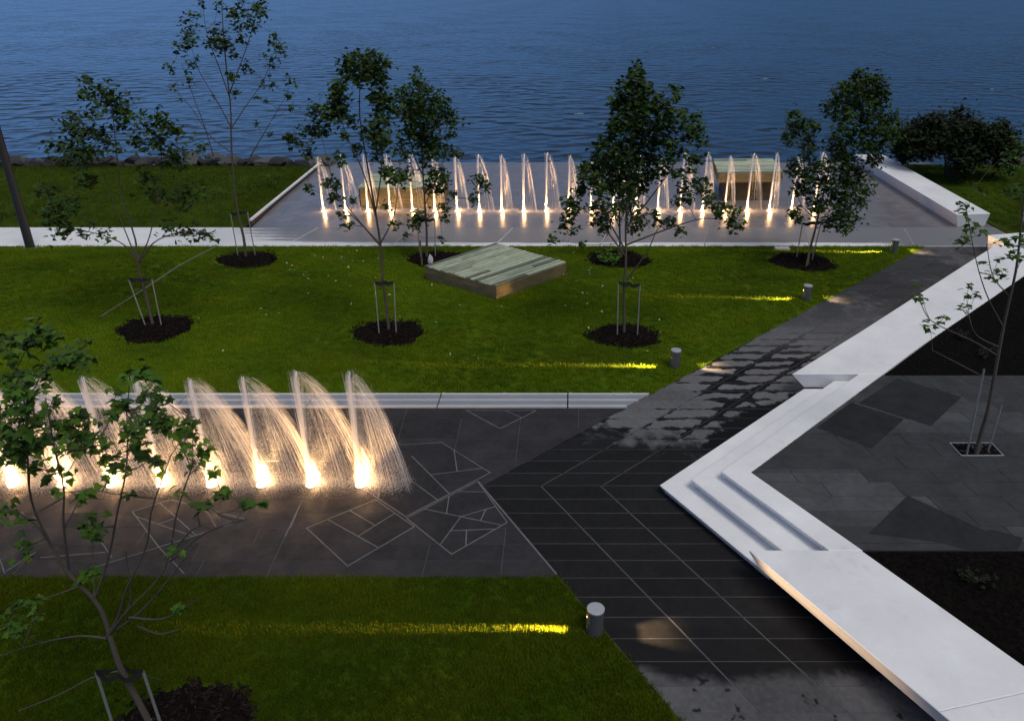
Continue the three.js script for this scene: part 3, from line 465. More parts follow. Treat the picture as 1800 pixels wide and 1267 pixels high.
// ---------------------------------------------------------------- fountain jets
function jetGeometry(up, fall, apex, reach, wide, thin, mist = 0, froth = 1, core = 0.022) {
  
  const stream = new MB(), spray = new MB(), foam = new MB();
  tube([[0, 0, 0], [0.0, apex * 0.3, 0], [-0.006, apex * 0.6, 0.0], [0, apex * 0.93, 0], [0.02, apex * 0.985, 0]], core, core * 0.55, 6, stream);
  for (let k = 0; k < up; k++) {
    const a = rr(0, 6.283), q = Math.abs(gauss()), top = apex * clamp(1 - 0.1 * Math.abs(gauss()), 0.6, 1.02), pts = [], s0 = rnd() < 0.5 ? 0 : rr(0, 0.5), bx = Math.cos(a) * 0.022 * q, bz = Math.sin(a) * 0.022 * q, tx = -0.02 + Math.cos(a) * 0.055 * q * wide, tz = Math.sin(a) * 0.05 * q * wide;
    for (let i = 0; i <= 5; i++) { const s = lerp(s0, 1, i / 5); pts.push([lerp(bx, tx, s * s), top * s, lerp(bz, tz, s * s)]); }
    tube(pts, thin * 1.1, thin * 0.8, 3, stream);
  }
  for (let k = 0; k < fall; k++) {
    const y0 = apex * clamp(1.0 - 0.09 * Math.abs(gauss()), 0.55, 1.02), x0 = rr(-0.04, 0.03), z0 = gauss() * 0.03, R = reach * (1.0 - 0.68 * Math.pow(rnd(), 2.2)), rz = gauss() * 0.13 * reach, ua = Math.pow(rnd(), 0.8) * 0.75, ub = Math.min(1, ua + rr(0.2, 0.5)), pts = [];
    for (let i = 0; i <= 6; i++) { const u = lerp(ua, ub, i / 6); pts.push([x0 + R * Math.pow(u, 1.08), y0 * (1 - u * u) + 0.01, z0 + rz * u]); }
    tube(pts, thin * rr(0.5, 1), thin * rr(0.4, 0.8), 3, spray);
  }
  const drop = (x, y, z, s, mb) => { const t = [[s, 0, 0], [0, 0, s], [-s, 0, 0], [0, 0, -s]]; for (let i = 0; i < 4; i++) { const A = t[i], B = t[(i + 1) % 4]; mb.tri([x, y + s * 1.3, z], [x + B[0], y, z + B[2]], [x + A[0], y, z + A[2]], [0, 0], [0, 0], [0, 0]); mb.tri([x, y - s * 1.3, z], [x + A[0], y, z + A[2]], [x + B[0], y, z + B[2]], [0, 0], [0, 0], [0, 0]); } };
  for (let k = 0; k < up * 5 * froth; k++) { const r = Math.abs(gauss()) * 0.11, a = rr(0, 6.283), y = Math.abs(gauss()) * 0.16 * Math.exp(-r * 5); drop(Math.cos(a) * r + 0.02, y + 0.012, Math.sin(a) * r, rr(0.003, 0.0075) * clamp(thin / 0.003, 0.56, 2), foam); }
  const T4 = [[1, 1, 1], [-1, -1, 1], [-1, 1, -1], [1, -1, -1]], speck = (x, y, z, s) => { const q = T4.map((t) => [x + t[0] * s, y + t[1] * s, z + t[2] * s]); for (const [a, b, c] of [[0, 1, 2], [0, 3, 1], [0, 2, 3], [1, 3, 2]]) spray.tri(q[a], q[b], q[c], [0, 0], [0, 0], [0, 0]); };
  for (let k = 0; k < mist; k++) { const u = Math.pow(rnd(), 0.75), e = rnd() < 0.5 ? rnd() : Math.pow(rnd(), 2.2); speck(reach * (u * (0.05 + 1.05 * rnd())), apex * 0.97 * (1 - u * u) * e, gauss() * 0.17, rr(0.0008, 0.0022)); }
  for (let k = 0; k < up * 2.2 * froth; k++) { const r = Math.abs(gauss()) * 0.05, a = rr(0, 6.283), y = rr(0.1, 0.75); drop(Math.cos(a) * r * (1.4 - y), y, Math.sin(a) * r * (1.4 - y), rr(0.002, 0.006) * clamp(thin / 0.003, 0.56, 2), foam); }
  for (let k = 0; k < up * (froth < 1 ? 14 : 3); k++) { const R = reach * (froth < 1 ? 1.5 * rnd() : 0.5 + 0.5 * rnd()); drop(R + gauss() * 0.09, Math.abs(gauss()) * 0.035 + 0.006, gauss() * 0.15, rr(0.002, 0.005) * clamp(thin / 0.003, 0.56, 2), foam); }
  return [stream.geo(), spray.geo(), foam.geo()];
}
const jetWarm = C(1, 0.54, 0.21), lensMat = std({ color: C(1, 0.9, 0.7), emissive: C(1, 0.75, 0.45), emissiveIntensity: 14 }), steel = std({ color: C(0.35, 0.35, 0.36), metalness: 0.8, roughness: 0.35 });
const ringGeo = new THREE.TorusGeometry(0.10, 0.012, 8, 28).rotateX(Math.PI / 2), lensGeo = new THREE.RingGeometry(0.03, 0.092, 28).rotateX(-Math.PI / 2), nozGeo = new THREE.CylinderGeometry(0.014, 0.022, 0.06, 12);
function jet(name, shapes, glow, spot, far) {
  const o = base(name);
  const col = part('collar', ringGeo, steel, o); col.position.y = 0.010; part('lamp_lens', lensGeo, lensMat, col).position.y = -0.001; part('nozzle', nozGeo, steel, col).position.y = 0.02;
  part('stream', shapes[0], waterStrand, o); tag(part('spray', shapes[1], waterStrand, o), null, null, null, 'stuff'); tag(part('foam', shapes[2], waterStrand, o), null, null, null, 'stuff');
  const p = new THREE.PointLight(jetWarm, glow); p.position.set(0.05, far ? 0.14 : 0.11, far ? 0.07 : -0.03); p.shadow.radius = 2.5; p.castShadow = true; o.add(p);
  const s = new THREE.SpotLight(jetWarm, spot, 0, far ? 0.34 : 0.62, 1); s.position.set(0.0, 0.03, 0.06); s.target.position.set(far ? 0.12 : 0.5, 3, far ? 0.06 : -0.25); s.shadow.radius = 2; s.castShadow = true; s.name = 'jet_beam'; o.add(s, s.target);
  return o;
}
const ORD = ['first', 'second', 'third', 'fourth', 'fifth', 'sixth', 'seventh', 'eighth', 'ninth', 'tenth', 'eleventh', 'twelfth', 'thirteenth', 'fourteenth', 'fifteenth', 'sixteenth', 'seventeenth', 'eighteenth', 'nineteenth', 'twentieth', 'twenty-first', 'twenty-second', 'twenty-third'];
{
  const shapes = [0, 1, 2, 3].map((i) => jetGeometry(150, 270, [2.5, 2.56, 2.52, 2.6][i], [1.25, 1.35, 1.2, 1.0][i], 1.0, 0.0012, 30000, 1.4, 0.018)), protos = [];
  for (let k = 0; k < 9; k++) {
    const v = k === 0 ? 3 : k % 3; let o = protos[v]; if (o) { o = cloneLit(o); o.name = numbered('fountain_jet'); scene.add(o); } else o = protos[v] = jet('fountain_jet', shapes[v], 4.8, 330, false);
    o.position.set(-3.05 - 0.999 * k, 0.012, -12.8); o.rotation.y = k ? rr(-0.12, 0.12) : 0; o.scale.y = k ? rr(0.95, 1.03) : 1; tag(o, `tall golden jet of the near fountain, ${ORD[k]} from the open plaza end`, 'fountain jet', 'jets of the near fountain row');
  }
  const fs = [0, 1, 2].map((i) => jetGeometry(30, 46, [2.5, 2.58, 2.62][i], [0.60, 0.72, 0.52][i], 0.8, 0.0032, 1800, 0.32, 0.034)), fp = [];
  for (let k = 0; k < 23; k++) {
    const v = (k * 7) % 3; let o = fp[v]; if (o) { o = cloneLit(o); o.name = numbered('fountain_jet'); scene.add(o); } else o = fp[v] = jet('fountain_jet', fs[v], 2.2, 280, true);
    o.position.set(-8.49 + 1.002 * k, 0.004, -34); o.rotation.y = rr(-0.5, 0.5); o.scale.y = rr(0.95, 1.03); tag(o, `slender lit jet of the far fountain, ${ORD[k]} from the pale kerb`, 'fountain jet', 'jets of the far fountain row');
  }
}

// ---------------------------------------------------------------- trees
const LEAF = (() => { // five-lobed leaf, unit width, lying in xz with a slight fold, stalk at the origin
  const out = [[0, 0], [0.20, 0.02], [0.42, -0.10], [0.36, 0.16], [0.55, 0.34], [0.30, 0.42], [0.20, 0.60], [0, 0.98]], pts = [...out, ...out.slice(1, -1).reverse().map(([x, y]) => [-x, y])]; return pts;
})();
function leafInto(mb, p, s, dir, up, col) {
  const side = new THREE.Vector3().crossVectors(dir, up).normalize(), n = new THREE.Vector3().crossVectors(side, dir).normalize(), fold = rr(0.1, 0.4), droop = rr(0.05, 0.35), P = (x, y) => { const h = -Math.abs(x) * fold - y * y * droop; return [p.x + (side.x * x + dir.x * y + n.x * h) * s, p.y + (side.y * x + dir.y * y + n.y * h) * s, p.z + (side.z * x + dir.z * y + n.z * h) * s]; };
  const mid = P(0, 0.36); for (let i = 0; i < LEAF.length; i++) { const a = LEAF[i], b = LEAF[(i + 1) % LEAF.length]; mb.tri(mid, P(...a), P(...b), [0, 0], [0, 0], [0, 0], col); }
}
function leafFrame() { const a = rr(0, 6.283), e = rr(-0.9, 0.35); const dir = new THREE.Vector3(Math.cos(a) * Math.cos(e), Math.sin(e), Math.sin(a) * Math.cos(e)), up = new THREE.Vector3(gauss() * 0.4, 1, gauss() * 0.4).normalize(); return [dir, up]; }
function leafColour(tone) { const v = tone * rr(0.65, 1.4), y = rr(0, 1); return [(0.020 + 0.018 * y) * v, (0.055 + 0.016 * y) * v, 0.0045 * v]; }
function tree(name, label, opt, d) {
  const b = d.trunk[0], o = base(name, b), L = (p) => [p[0] - b[0], p[1] - b[1], p[2] - b[2]]; tag(o, label, 'tree');
  const wob = (pts, a) => pts.map((p, i) => (i && i < pts.length - 1 ? [p[0] + gauss() * a, p[1] + gauss() * a * 0.4, p[2] + gauss() * a] : p));
  const tr = smoothPath(wob(d.trunk.map(L), 0.015), 26), r0 = opt.r ?? 0.055; part('trunk', smooth(tube(tr, r0, 0.008, 8, new MB(), 0.8).geo()), bark, o);
  const skel = tr.map((p, i) => [p, lerp(r0, 0.008, Math.pow(i / 26, 0.8))]).filter(([p]) => p[1] > (opt.clear ?? 1.9)), limbsMB = new MB();
  for (const limb of d.limbs) { const pts = smoothPath(wob(limb.map(L), 0.03), 14), ra = opt.limb ?? 0.022; const g = new MB(); tube(pts, ra, 0.006, 6, g, 0.8); part('limb', smooth(g.geo()), bark, o); pts.forEach((p, i) => i > 1 && skel.push([p, lerp(ra, 0.006, i / 14)])); }
  const twigs = new MB(), crown = new MB(), list = [];
  const cl = d.clusters.map(([x, y, z, r]) => [...L([x, y, z]), r]).sort((p, q) => p[1] - q[1]);
  for (const [x, y, z, r] of cl) {
    let best = null, bd = 1e9; for (const [p, rad] of skel) { const dx = p[0] - x, dy = p[1] - y, dz = p[2] - z, dd = Math.hypot(dx, dy, dz) + (dy > -0.12 ? 1.2 * (dy + 0.12) : 0) + 0.25 * Math.hypot(dx, dz); if (dd < bd) { bd = dd; best = [p, rad]; } }
    const [p, rad] = best, len = Math.hypot(p[0] - x, p[1] - y, p[2] - z), mid = [lerp(p[0], x, 0.55) + gauss() * 0.05 * len, lerp(p[1], y, 0.42), lerp(p[2], z, 0.55) + gauss() * 0.05 * len], pts = smoothPath([p, mid, [x, y, z]], 6);
    tube(pts, Math.min(rad, 0.011), 0.0035, 4, twigs); pts.forEach((q, i) => i > 2 && skel.push([q, 0.006]));
    const n = Math.max(6, Math.round(opt.dens * d.amount * r * r)), tone = rr(0.75, 1.25) * opt.tone;
    for (let k = 0; k < 3; k++) { const e = [x + gauss() * r * 0.6, y + rr(-0.3, 0.7) * r, z + gauss() * r * 0.6]; tube(smoothPath([[x, y, z], e], 2), 0.0035, 0.002, 3, twigs); }
    for (let k = 0; k < n; k++) { const q = new THREE.Vector3(x + gauss() * r * 0.46, y + gauss() * r * 0.42, z + gauss() * r * 0.46); list.push([q, rr(opt.leaf * 0.65, opt.leaf * 1.2), tone]); }
  }
  part('twigs', twigs.geo(), bark, o);
  if (opt.single) { // each large leaf a mesh of its own, up to the limit
    const shapes = []; for (let k = 0; k < 14; k++) { const mb = new MB(), [dir, up] = leafFrame(); leafInto(mb, new THREE.Vector3(), 1, dir, up, leafColour(opt.tone)); shapes.push(mb.geo()); }
    const pick = list.length > 290 ? list.slice().sort((p, q) => q[1] - p[1]).slice(0, 290) : list, rest = new Set(pick);
    for (const [q, s] of pick) { const m = part('leaf', shapes[Math.floor(rnd() * 14)], leafMat, o); m.position.copy(q); m.rotation.y = rr(0, 6.283); m.scale.setScalar(s); }
    for (const e of list) if (!rest.has(e)) { const [q, s, t] = e; leafInto(crown, q, s, ...leafFrame(), leafColour(t)); }
    if (crown.p.length) tag(part('crown', crown.geo(), leafMat, o), null, null, null, 'stuff');
  } else { for (const [q, s, t] of list) leafInto(crown, q, s, ...leafFrame(), leafColour(t)); part('crown', crown.geo(), leafMat, o); }
  return o;
}
const young = { dens: 640, leaf: 0.135, tone: 1.1, r: 0.05 };
tree('maple_tree', 'young open-crowned maple in the mulch ring nearest the lamp post', young, { trunk: [[-10.33,-0.05,-20.31],[-10.35,1.02,-20.31],[-10.36,1.87,-20.31],[-10.37,2.28,-20.31],[-10.32,2.79,-20.31],[-10.39,3.95,-20.31],[-10.28,5.14,-20.31],[-10.15,6.27,-20.31]],
  limbs: [[[-10.36,2.17,-20.31],[-10.57,2.95,-20.4],[-10.81,4.13,-20.48],[-11.01,5.38,-20.57]], [[-10.35,2.2,-20.31],[-9.86,2.91,-20.22],[-9.3,4.29,-20.14],[-8.89,5.62,-20.05]], [[-10.37,2.28,-20.31],[-10.6,2.8,-20.22],[-11.48,3.14,-20.12],[-11.94,3.25,-20.03]], [[-10.32,2.2,-20.31],[-9.65,2.82,-20.16],[-8.68,3.18,-20.01],[-8.17,3.14,-19.86]]],
  clusters: [[-10.61,6.92,-20.26,0.2],[-10.45,6.72,-19.6,0.23],[-10.02,6.7,-19.8,0.37],[-10.44,6.37,-20.68,0.35],[-10.05,6.28,-20.63,0.44],[-9.92,6.13,-20.38,0.3],[-11.27,6.03,-20.42,0.35],[-10.91,5.88,-19.56,0.34],[-10.94,5.76,-20.03,0.28],[-10.27,6.24,-19.58,0.23],[-11.03,5.62,-20.92,0.32],[-10.37,5.51,-20.12,0.28],[-10.35,5.78,-20.82,0.25],[-10.01,5.36,-19.89,0.17],[-9.05,6,-19.64,0.34],[-8.75,6.16,-19.79,0.24],[-8.56,6.01,-19.61,0.24],[-8.49,5.8,-19.78,0.31],[-8.71,5.64,-20.5,0.18],[-8.94,5.49,-19.71,0.38],[-9.6,5.51,-20.12,0.28],[-11.83,5.29,-20.3,0.35],[-10.92,5.37,-19.6,0.38],[-11.61,5,-21.07,0.44],[-10.71,5.23,-20.08,0.28],[-8.73,5.09,-20.3,0.44],[-8.96,4.87,-20.66,0.29],[-11.52,5.05,-20.04,0.18],[-12.59,4.05,-20.72,0.33],[-12.05,3.8,-20.08,0.36],[-12.1,3.53,-19.94,0.4],[-11.3,4.09,-19.54,0.32],[-11.45,4.37,-20.67,0.29],[-9.63,4.58,-20.19,0.29],[-9.69,3.99,-20.77,0.37],[-8.8,4.04,-20.76,0.37],[-7.97,4.23,-19.96,0.18],[-8.86,3.9,-20.31,0.29],[-11.96,3.23,-19.92,0.33],[-10.92,3.13,-19.91,0.25],[-11.4,3.19,-19.78,0.18],[-9.2,3.21,-20.19,0.33],[-9.05,2.87,-20.97,0.27],[-8.72,2.83,-20.94,0.23],[-8.1,3.07,-19.92,0.18],[-11.32,3.31,-20.19,0.15]], amount: 1.0 });
tree('maple_tree', 'tallest sparse young maple with bare spreading branches by the concrete path', { ...young, r: 0.055 }, { trunk: [[-9.81,-0.05,-27.08],[-9.77,0.8,-27.08],[-9.84,1.81,-27.08],[-9.82,2.87,-27.08],[-9.68,4.24,-27.08],[-9.56,5.37,-27.08],[-9.45,6.63,-27.08],[-9.39,7.67,-27.08],[-9.3,8.67,-27.08],[-9.22,9.48,-27.08]],
  limbs: [[[-9.6,4.71,-27.08],[-9.92,5.57,-26.94],[-10.26,6.57,-26.8],[-10.34,7.35,-26.66]], [[-9.6,4.71,-27.08],[-9.09,5.35,-27.23],[-8.42,6.24,-27.37],[-7.89,7.21,-27.52]], [[-9.72,3.89,-27.08],[-10.32,4.44,-27.01],[-10.8,5.39,-26.93],[-11.22,6.03,-26.86]], [[-9.09,3.76,-27.08],[-8.28,4.76,-26.81],[-7.39,5.89,-26.54]], [[-9.45,5.91,-27.08],[-8.94,6.82,-26.88],[-8.38,7.69,-26.68],[-7.98,8.52,-26.48]], [[-9.5,5.73,-27.08],[-9.74,6.62,-27.22],[-9.99,7.66,-27.36],[-10.06,8.58,-27.5]], [[-10.37,3.76,-27.08],[-10.49,4.78,-26.99],[-10.65,5.84,-26.89],[-10.81,6.83,-26.8]]],
  clusters: [[-9.79,8.62,-26.68,0.21],[-9.74,8.55,-27.97,0.2],[-8.66,8.65,-26.9,0.22],[-8.16,8.56,-27.19,0.35],[-7.87,8.35,-26.61,0.26],[-8.6,8.34,-26.19,0.3],[-8.87,8.15,-27.88,0.41],[-8.4,7.9,-26.86,0.26],[-9.12,7.78,-27.7,0.23],[-10.51,8.05,-27.37,0.33],[-10.6,7.67,-27.1,0.31],[-10.11,7.65,-26.27,0.19],[-10.73,7.39,-27.46,0.23],[-11.08,7.27,-27.57,0.27],[-9.66,7.6,-27.36,0.45],[-10.09,7.4,-27.78,0.3],[-9.26,7.39,-27,0.31],[-9.52,7.33,-27.01,0.31],[-8.9,7.54,-27.31,0.22],[-9.38,6.99,-27.73,0.18],[-8.99,6.63,-27.76,0.25],[-7.78,6.91,-26.45,0.29],[-7.6,7.63,-26.69,0.18],[-7.96,7.27,-27.94,0.3],[-7.35,7.26,-26.27,0.2],[-11.63,6.61,-27.93,0.23],[-10.42,6.81,-26.69,0.22],[-10.18,7.02,-26.56,0.11],[-10.46,6.33,-26.24,0.2],[-11.36,6.04,-27.04,0.14],[-11.38,5.61,-27.54,0.14],[-10.71,6.54,-26.75,0.11],[-9.26,6.52,-26.66,0.18],[-9.55,6.26,-27.81,0.21],[-9.32,5.89,-27.33,0.18],[-8.36,6.16,-27.02,0.18],[-7.84,6.17,-26.62,0.16],[-8,6.42,-26.78,0.11],[-7.32,6.23,-26.68,0.2],[-7.42,5.9,-26.68,0.18],[-8.38,5.77,-26.49,0.13],[-8.15,5.69,-26.48,0.13],[-7.7,5.26,-27.67,0.17],[-8.24,4.55,-26.93,0.14],[-8.82,4.84,-27.49,0.14],[-10.86,4.08,-27.41,0.26],[-10.69,3.99,-26.72,0.19],[-10.3,5.61,-27.87,0.12],[-9.8,8.28,-26.38,0.13],[-9.88,7.98,-27.81,0.09]], amount: 0.9 });
tree('maple_tree', 'young maple with a bushy top standing before the amber-lit deck', young, { trunk: [[-3.54,-0.05,-20.23],[-3.55,0.79,-20.23],[-3.59,1.73,-20.23],[-3.59,2.68,-20.23],[-3.66,3.51,-20.23],[-3.77,4.42,-20.23],[-3.82,5.3,-20.23],[-3.83,6.15,-20.23],[-3.79,6.96,-20.23],[-3.72,7.43,-20.23]],
  limbs: [[[-3.6,2.72,-20.23],[-4.1,3.46,-20.1],[-4.67,4.33,-19.96],[-5.16,4.95,-19.83]], [[-3.6,2.72,-20.23],[-3.23,3.46,-20.4],[-3.03,4.5,-20.56],[-2.94,5.06,-20.73]], [[-3.66,3.51,-20.23],[-3.83,4.76,-20.02],[-4.14,5.66,-19.81],[-4.3,6.5,-19.6]], [[-3.66,3.58,-20.23],[-3.42,4.75,-20.05],[-3.25,5.92,-19.88],[-3.15,6.89,-19.7]], [[-3.6,2.68,-20.23],[-3.98,3.22,-20.14],[-4.49,4.01,-20.04],[-4.82,5.63,-19.95]]],
  clusters: [[-3.62,7.6,-19.47,0.26],[-4.18,7.44,-20.56,0.24],[-3.97,7.29,-20.61,0.38],[-3.62,7.43,-20.74,0.28],[-3.27,7.45,-20.03,0.3],[-3.24,7.27,-20.01,0.3],[-3.61,7.09,-20.75,0.35],[-3.82,7.12,-19.7,0.3],[-3.76,7.19,-20.5,0.34],[-4.21,7.11,-20.92,0.24],[-3.2,6.97,-20.1,0.2],[-3.35,6.96,-19.83,0.17],[-4.29,6.81,-20.18,0.31],[-4.36,6.64,-20.07,0.34],[-4.35,6.45,-20.1,0.34],[-4.52,6.28,-19.93,0.34],[-4.37,6.2,-19.92,0.31],[-4.59,6.12,-19.97,0.21],[-3.28,6.62,-19.91,0.3],[-3.22,6.44,-20.46,0.28],[-3.32,6.27,-20.56,0.32],[-3.14,6.18,-20.66,0.21],[-3.55,6.47,-20.82,0.18],[-5.04,6.2,-20.25,0.24],[-5.01,6.36,-20.04,0.17],[-5.07,5.76,-20.35,0.25],[-4.83,5.78,-20.18,0.21],[-5.3,5.73,-20.28,0.21],[-5.56,5.49,-20.04,0.24],[-5.59,5.65,-19.78,0.17],[-5.37,5.15,-20.61,0.22],[-3.29,6.08,-19.72,0.27],[-3.46,5.85,-19.73,0.31],[-3.28,5.74,-19.5,0.3],[-3.25,5.46,-20.23,0.25],[-3.81,5.69,-20.51,0.21],[-4.12,6.02,-20.38,0.21],[-4.18,5.77,-19.54,0.2],[-4.15,5.15,-21.02,0.22],[-4.38,5.17,-19.66,0.21],[-4.89,4.38,-20.51,0.22],[-4.53,4.42,-19.81,0.14],[-3.62,4.95,-21.01,0.22],[-3.25,4.8,-19.92,0.21],[-3,4.66,-19.81,0.25],[-4.79,3.97,-20.47,0.22],[-5.39,4.27,-20.28,0.14],[-4.48,3.68,-19.84,0.14],[-4.24,3.94,-20.24,0.15],[-3.03,4.85,-19.5,0.24],[-3.58,5.26,-20.9,0.22],[-4.39,3.35,-20.04,0.16],[-3.1,3.39,-19.91,0.18],[-3.23,3.93,-19.63,0.14]], amount: 1.3 });
tree('maple_tree', 'wind-swept young maple behind the square timber deck', young, { trunk: [[-3.14,-0.05,-27.02],[-3.1,1.24,-27.02],[-3.1,2.48,-27.02],[-3.13,3.87,-27.02],[-3.15,5,-27.02],[-3.13,6.1,-27.02]],
  limbs: [[[-3.1,2.07,-27.02],[-2.61,3.03,-27.25],[-2.3,3.78,-27.49],[-2.14,4.8,-27.72]], [[-3.11,3.08,-27.02],[-3.44,3.87,-26.97],[-3.61,5.2,-26.92],[-3.67,5.85,-26.88]], [[-3.12,3.67,-27.02],[-2.68,4.63,-27],[-2.39,5.47,-26.97]], [[-3.08,1.56,-27.02],[-2.04,2.22,-27.26],[-1.33,2.26,-27.49],[-1.13,2.82,-27.73]]],
  clusters: [[-3.14,6.61,-27.06,0.18],[-3.1,6.35,-26.2,0.26],[-3.12,6.01,-27.6,0.33],[-2.78,5.95,-26.36,0.36],[-2.57,5.68,-27.32,0.32],[-2.31,5.55,-26.72,0.36],[-2.11,5.26,-26.66,0.32],[-2.08,4.88,-27.52,0.33],[-3.7,5.87,-27.03,0.37],[-3.42,5.7,-26.37,0.49],[-3.21,5.45,-27.17,0.51],[-3.51,5.43,-26.17,0.45],[-3.33,5.09,-27.11,0.51],[-3.09,5.09,-27.87,0.43],[-2.63,5.36,-26.65,0.41],[-2.53,4.98,-26.51,0.32],[-3.08,4.85,-26.67,0.37],[-3.46,4.81,-26.29,0.36],[-3.77,4.31,-26.81,0.28],[-3.31,4.54,-26.66,0.32],[-2.92,4.49,-26.97,0.42],[-2.69,4.12,-27.86,0.48],[-2.45,4.07,-26.39,0.37],[-2.93,4.08,-26.91,0.42],[-3.16,4.26,-27.09,0.33],[-2.11,4.52,-27.11,0.23],[-2.1,3.89,-27.36,0.29],[-1.82,3.95,-26.45,0.18],[-3.61,4.04,-26.27,0.32],[-3.16,3.52,-27.85,0.34],[-2.62,3.25,-26.74,0.43],[-2.48,2.93,-27.46,0.34],[-2.93,2.72,-27.41,0.34],[-2.62,2.49,-27.65,0.35],[-3.61,3.3,-26.76,0.28],[-3.98,2.82,-27.69,0.29],[-1.18,2.96,-27.34,0.29],[-1.02,2.63,-27.54,0.29],[-1.36,2.25,-27.23,0.24],[-2.11,2.33,-27.6,0.2],[-3.31,1.74,-26.77,0.34],[-3.59,1.24,-27.52,0.3],[-2.46,1.96,-27.45,0.2],[-2.31,1.9,-27.03,0.17],[-3.36,1.53,-27.13,0.25],[-2.45,1.56,-27.21,0.2],[-3.86,0.94,-27.22,0.17],[-2.61,0.67,-27.63,0.18]], amount: 1.25 });
tree('maple_tree', 'dense pointed maple at the centre of the middle lawn', { ...young, dens: 640, leaf: 0.135, tone: 1.05, limb: 0.028 }, { trunk: [[3.22,-0.05,-20.15],[3.19,0.74,-20.15],[3.13,1.59,-20.15],[3.11,2.26,-20.15],[3.06,3.22,-20.15],[3.06,4.44,-20.15],[3.05,5.6,-20.15],[3.06,6.57,-20.15],[3.08,7.24,-20.15]],
  limbs: [[[3.19,1.73,-20.15],[3.49,2.22,-20],[3.66,2.75,-19.86],[3.89,3.34,-19.71],[4.41,3.84,-19.57]], [[3.11,2.42,-20.15],[2.45,3.22,-20.15],[1.97,3.68,-20.14],[1.58,3.91,-20.14]], [[3.1,2.58,-20.15],[2.59,3.51,-20.22],[2.17,4.56,-20.28],[2.02,4.69,-20.35]], [[3.09,3.22,-20.15],[3.77,4.11,-20.26],[4.26,4.83,-20.38],[4.57,5.68,-20.5]], [[3.1,3.53,-20.15],[2.68,4.71,-20.24],[2.56,5.71,-20.34]], [[3.12,2.74,-20.15],[4.31,3.18,-20.26],[5.23,3.39,-20.38],[5.97,3.28,-20.49]]],
  clusters: [[3.02,7.41,-19.63,0.13],[2.99,7.23,-19.61,0.2],[3.01,7,-20.17,0.24],[3.31,6.93,-20.81,0.21],[2.76,6.91,-19.65,0.23],[3.14,6.76,-20.63,0.31],[3.29,6.82,-20.1,0.24],[2.79,6.6,-20.38,0.28],[3.05,6.55,-20.5,0.35],[3.21,6.67,-19.49,0.26],[2.73,6.37,-20.4,0.28],[3.03,6.28,-20.82,0.39],[3.22,6.39,-19.92,0.34],[2.8,6.08,-20.52,0.32],[2.94,6.19,-19.53,0.37],[3.32,6.05,-20.19,0.35],[2.56,6,-19.5,0.27],[2.53,5.8,-19.82,0.27],[2.72,5.89,-19.51,0.34],[3.18,5.74,-20.42,0.39],[3.62,6.51,-20.52,0.24],[3.72,6.47,-19.91,0.27],[3.88,6.35,-19.68,0.23],[4.24,6.7,-20.89,0.21],[4.06,6.56,-20.09,0.17],[4.37,6.21,-20.47,0.17],[3.82,6.09,-20.75,0.35],[3.94,6.06,-19.86,0.31],[3.7,5.79,-20.64,0.39],[3.87,5.84,-19.81,0.31],[4.25,6.02,-19.61,0.24],[4.76,5.95,-20.86,0.25],[4.69,5.8,-20.1,0.28],[4.76,5.59,-19.96,0.24],[4.46,5.62,-20.24,0.21],[2.26,5.37,-20.04,0.24],[2.5,5.37,-20.73,0.25],[2.28,4.97,-20.88,0.26],[2.43,5.37,-19.41,0.3],[2.88,5.34,-20.44,0.39],[3.29,5.34,-20.45,0.43],[3.68,5.43,-20.37,0.39],[3.95,5.49,-19.61,0.27],[1.96,4.89,-20.06,0.25],[1.81,4.81,-19.68,0.24],[2.25,4.77,-20.45,0.32],[2.61,4.77,-20.67,0.36],[2.85,5.01,-20.07,0.39],[3.39,4.86,-20.85,0.44],[3.79,4.95,-20.79,0.36],[3.95,5.2,-19.48,0.24],[4.2,5.33,-19.64,0.21],[4.9,4.94,-20.65,0.25],[4.53,4.9,-19.65,0.17],[1.93,4.37,-20.39,0.25],[2.17,4.59,-19.6,0.28],[2.74,4.43,-20.88,0.33],[3.04,4.48,-20.62,0.36],[3.31,4.57,-20.22,0.32],[3.64,4.65,-20.25,0.29],[3.94,4.8,-20.1,0.21],[4.18,4.81,-19.49,0.21],[1.81,4.12,-20.35,0.25],[1.47,4.08,-19.68,0.21],[1.62,3.85,-19.91,0.25],[2.3,4.23,-19.91,0.25],[2.7,4.25,-20.16,0.29],[3.03,4.33,-19.83,0.28],[3.45,4.19,-20.42,0.22],[4.58,4.33,-20.21,0.25],[4.76,3.88,-20.66,0.19],[4.34,3.98,-19.91,0.18],[5.02,4.41,-20.37,0.22],[4.92,4.36,-19.71,0.21],[5.22,4.01,-20.3,0.22],[5.48,3.73,-20.56,0.22],[5.77,3.7,-20.67,0.19],[5.54,3.56,-20.38,0.18],[5.82,3.77,-19.9,0.18],[5.99,3.34,-20.38,0.26],[5.86,3.47,-19.45,0.18],[3.78,3.64,-20.08,0.18],[3.98,3.34,-20.37,0.18],[4.34,3.27,-20.64,0.22],[4.45,3.22,-19.88,0.18],[1.57,3.36,-20.78,0.23],[1.48,3.15,-20.74,0.23],[1.64,3.22,-19.89,0.15],[2.37,3.21,-20.87,0.27],[2.55,3.04,-20.82,0.23],[2.06,3.85,-19.76,0.21],[2.65,3.94,-19.58,0.21],[1.09,3,-19.76,0.16],[1.84,2.92,-19.59,0.13]], amount: 1.35 });
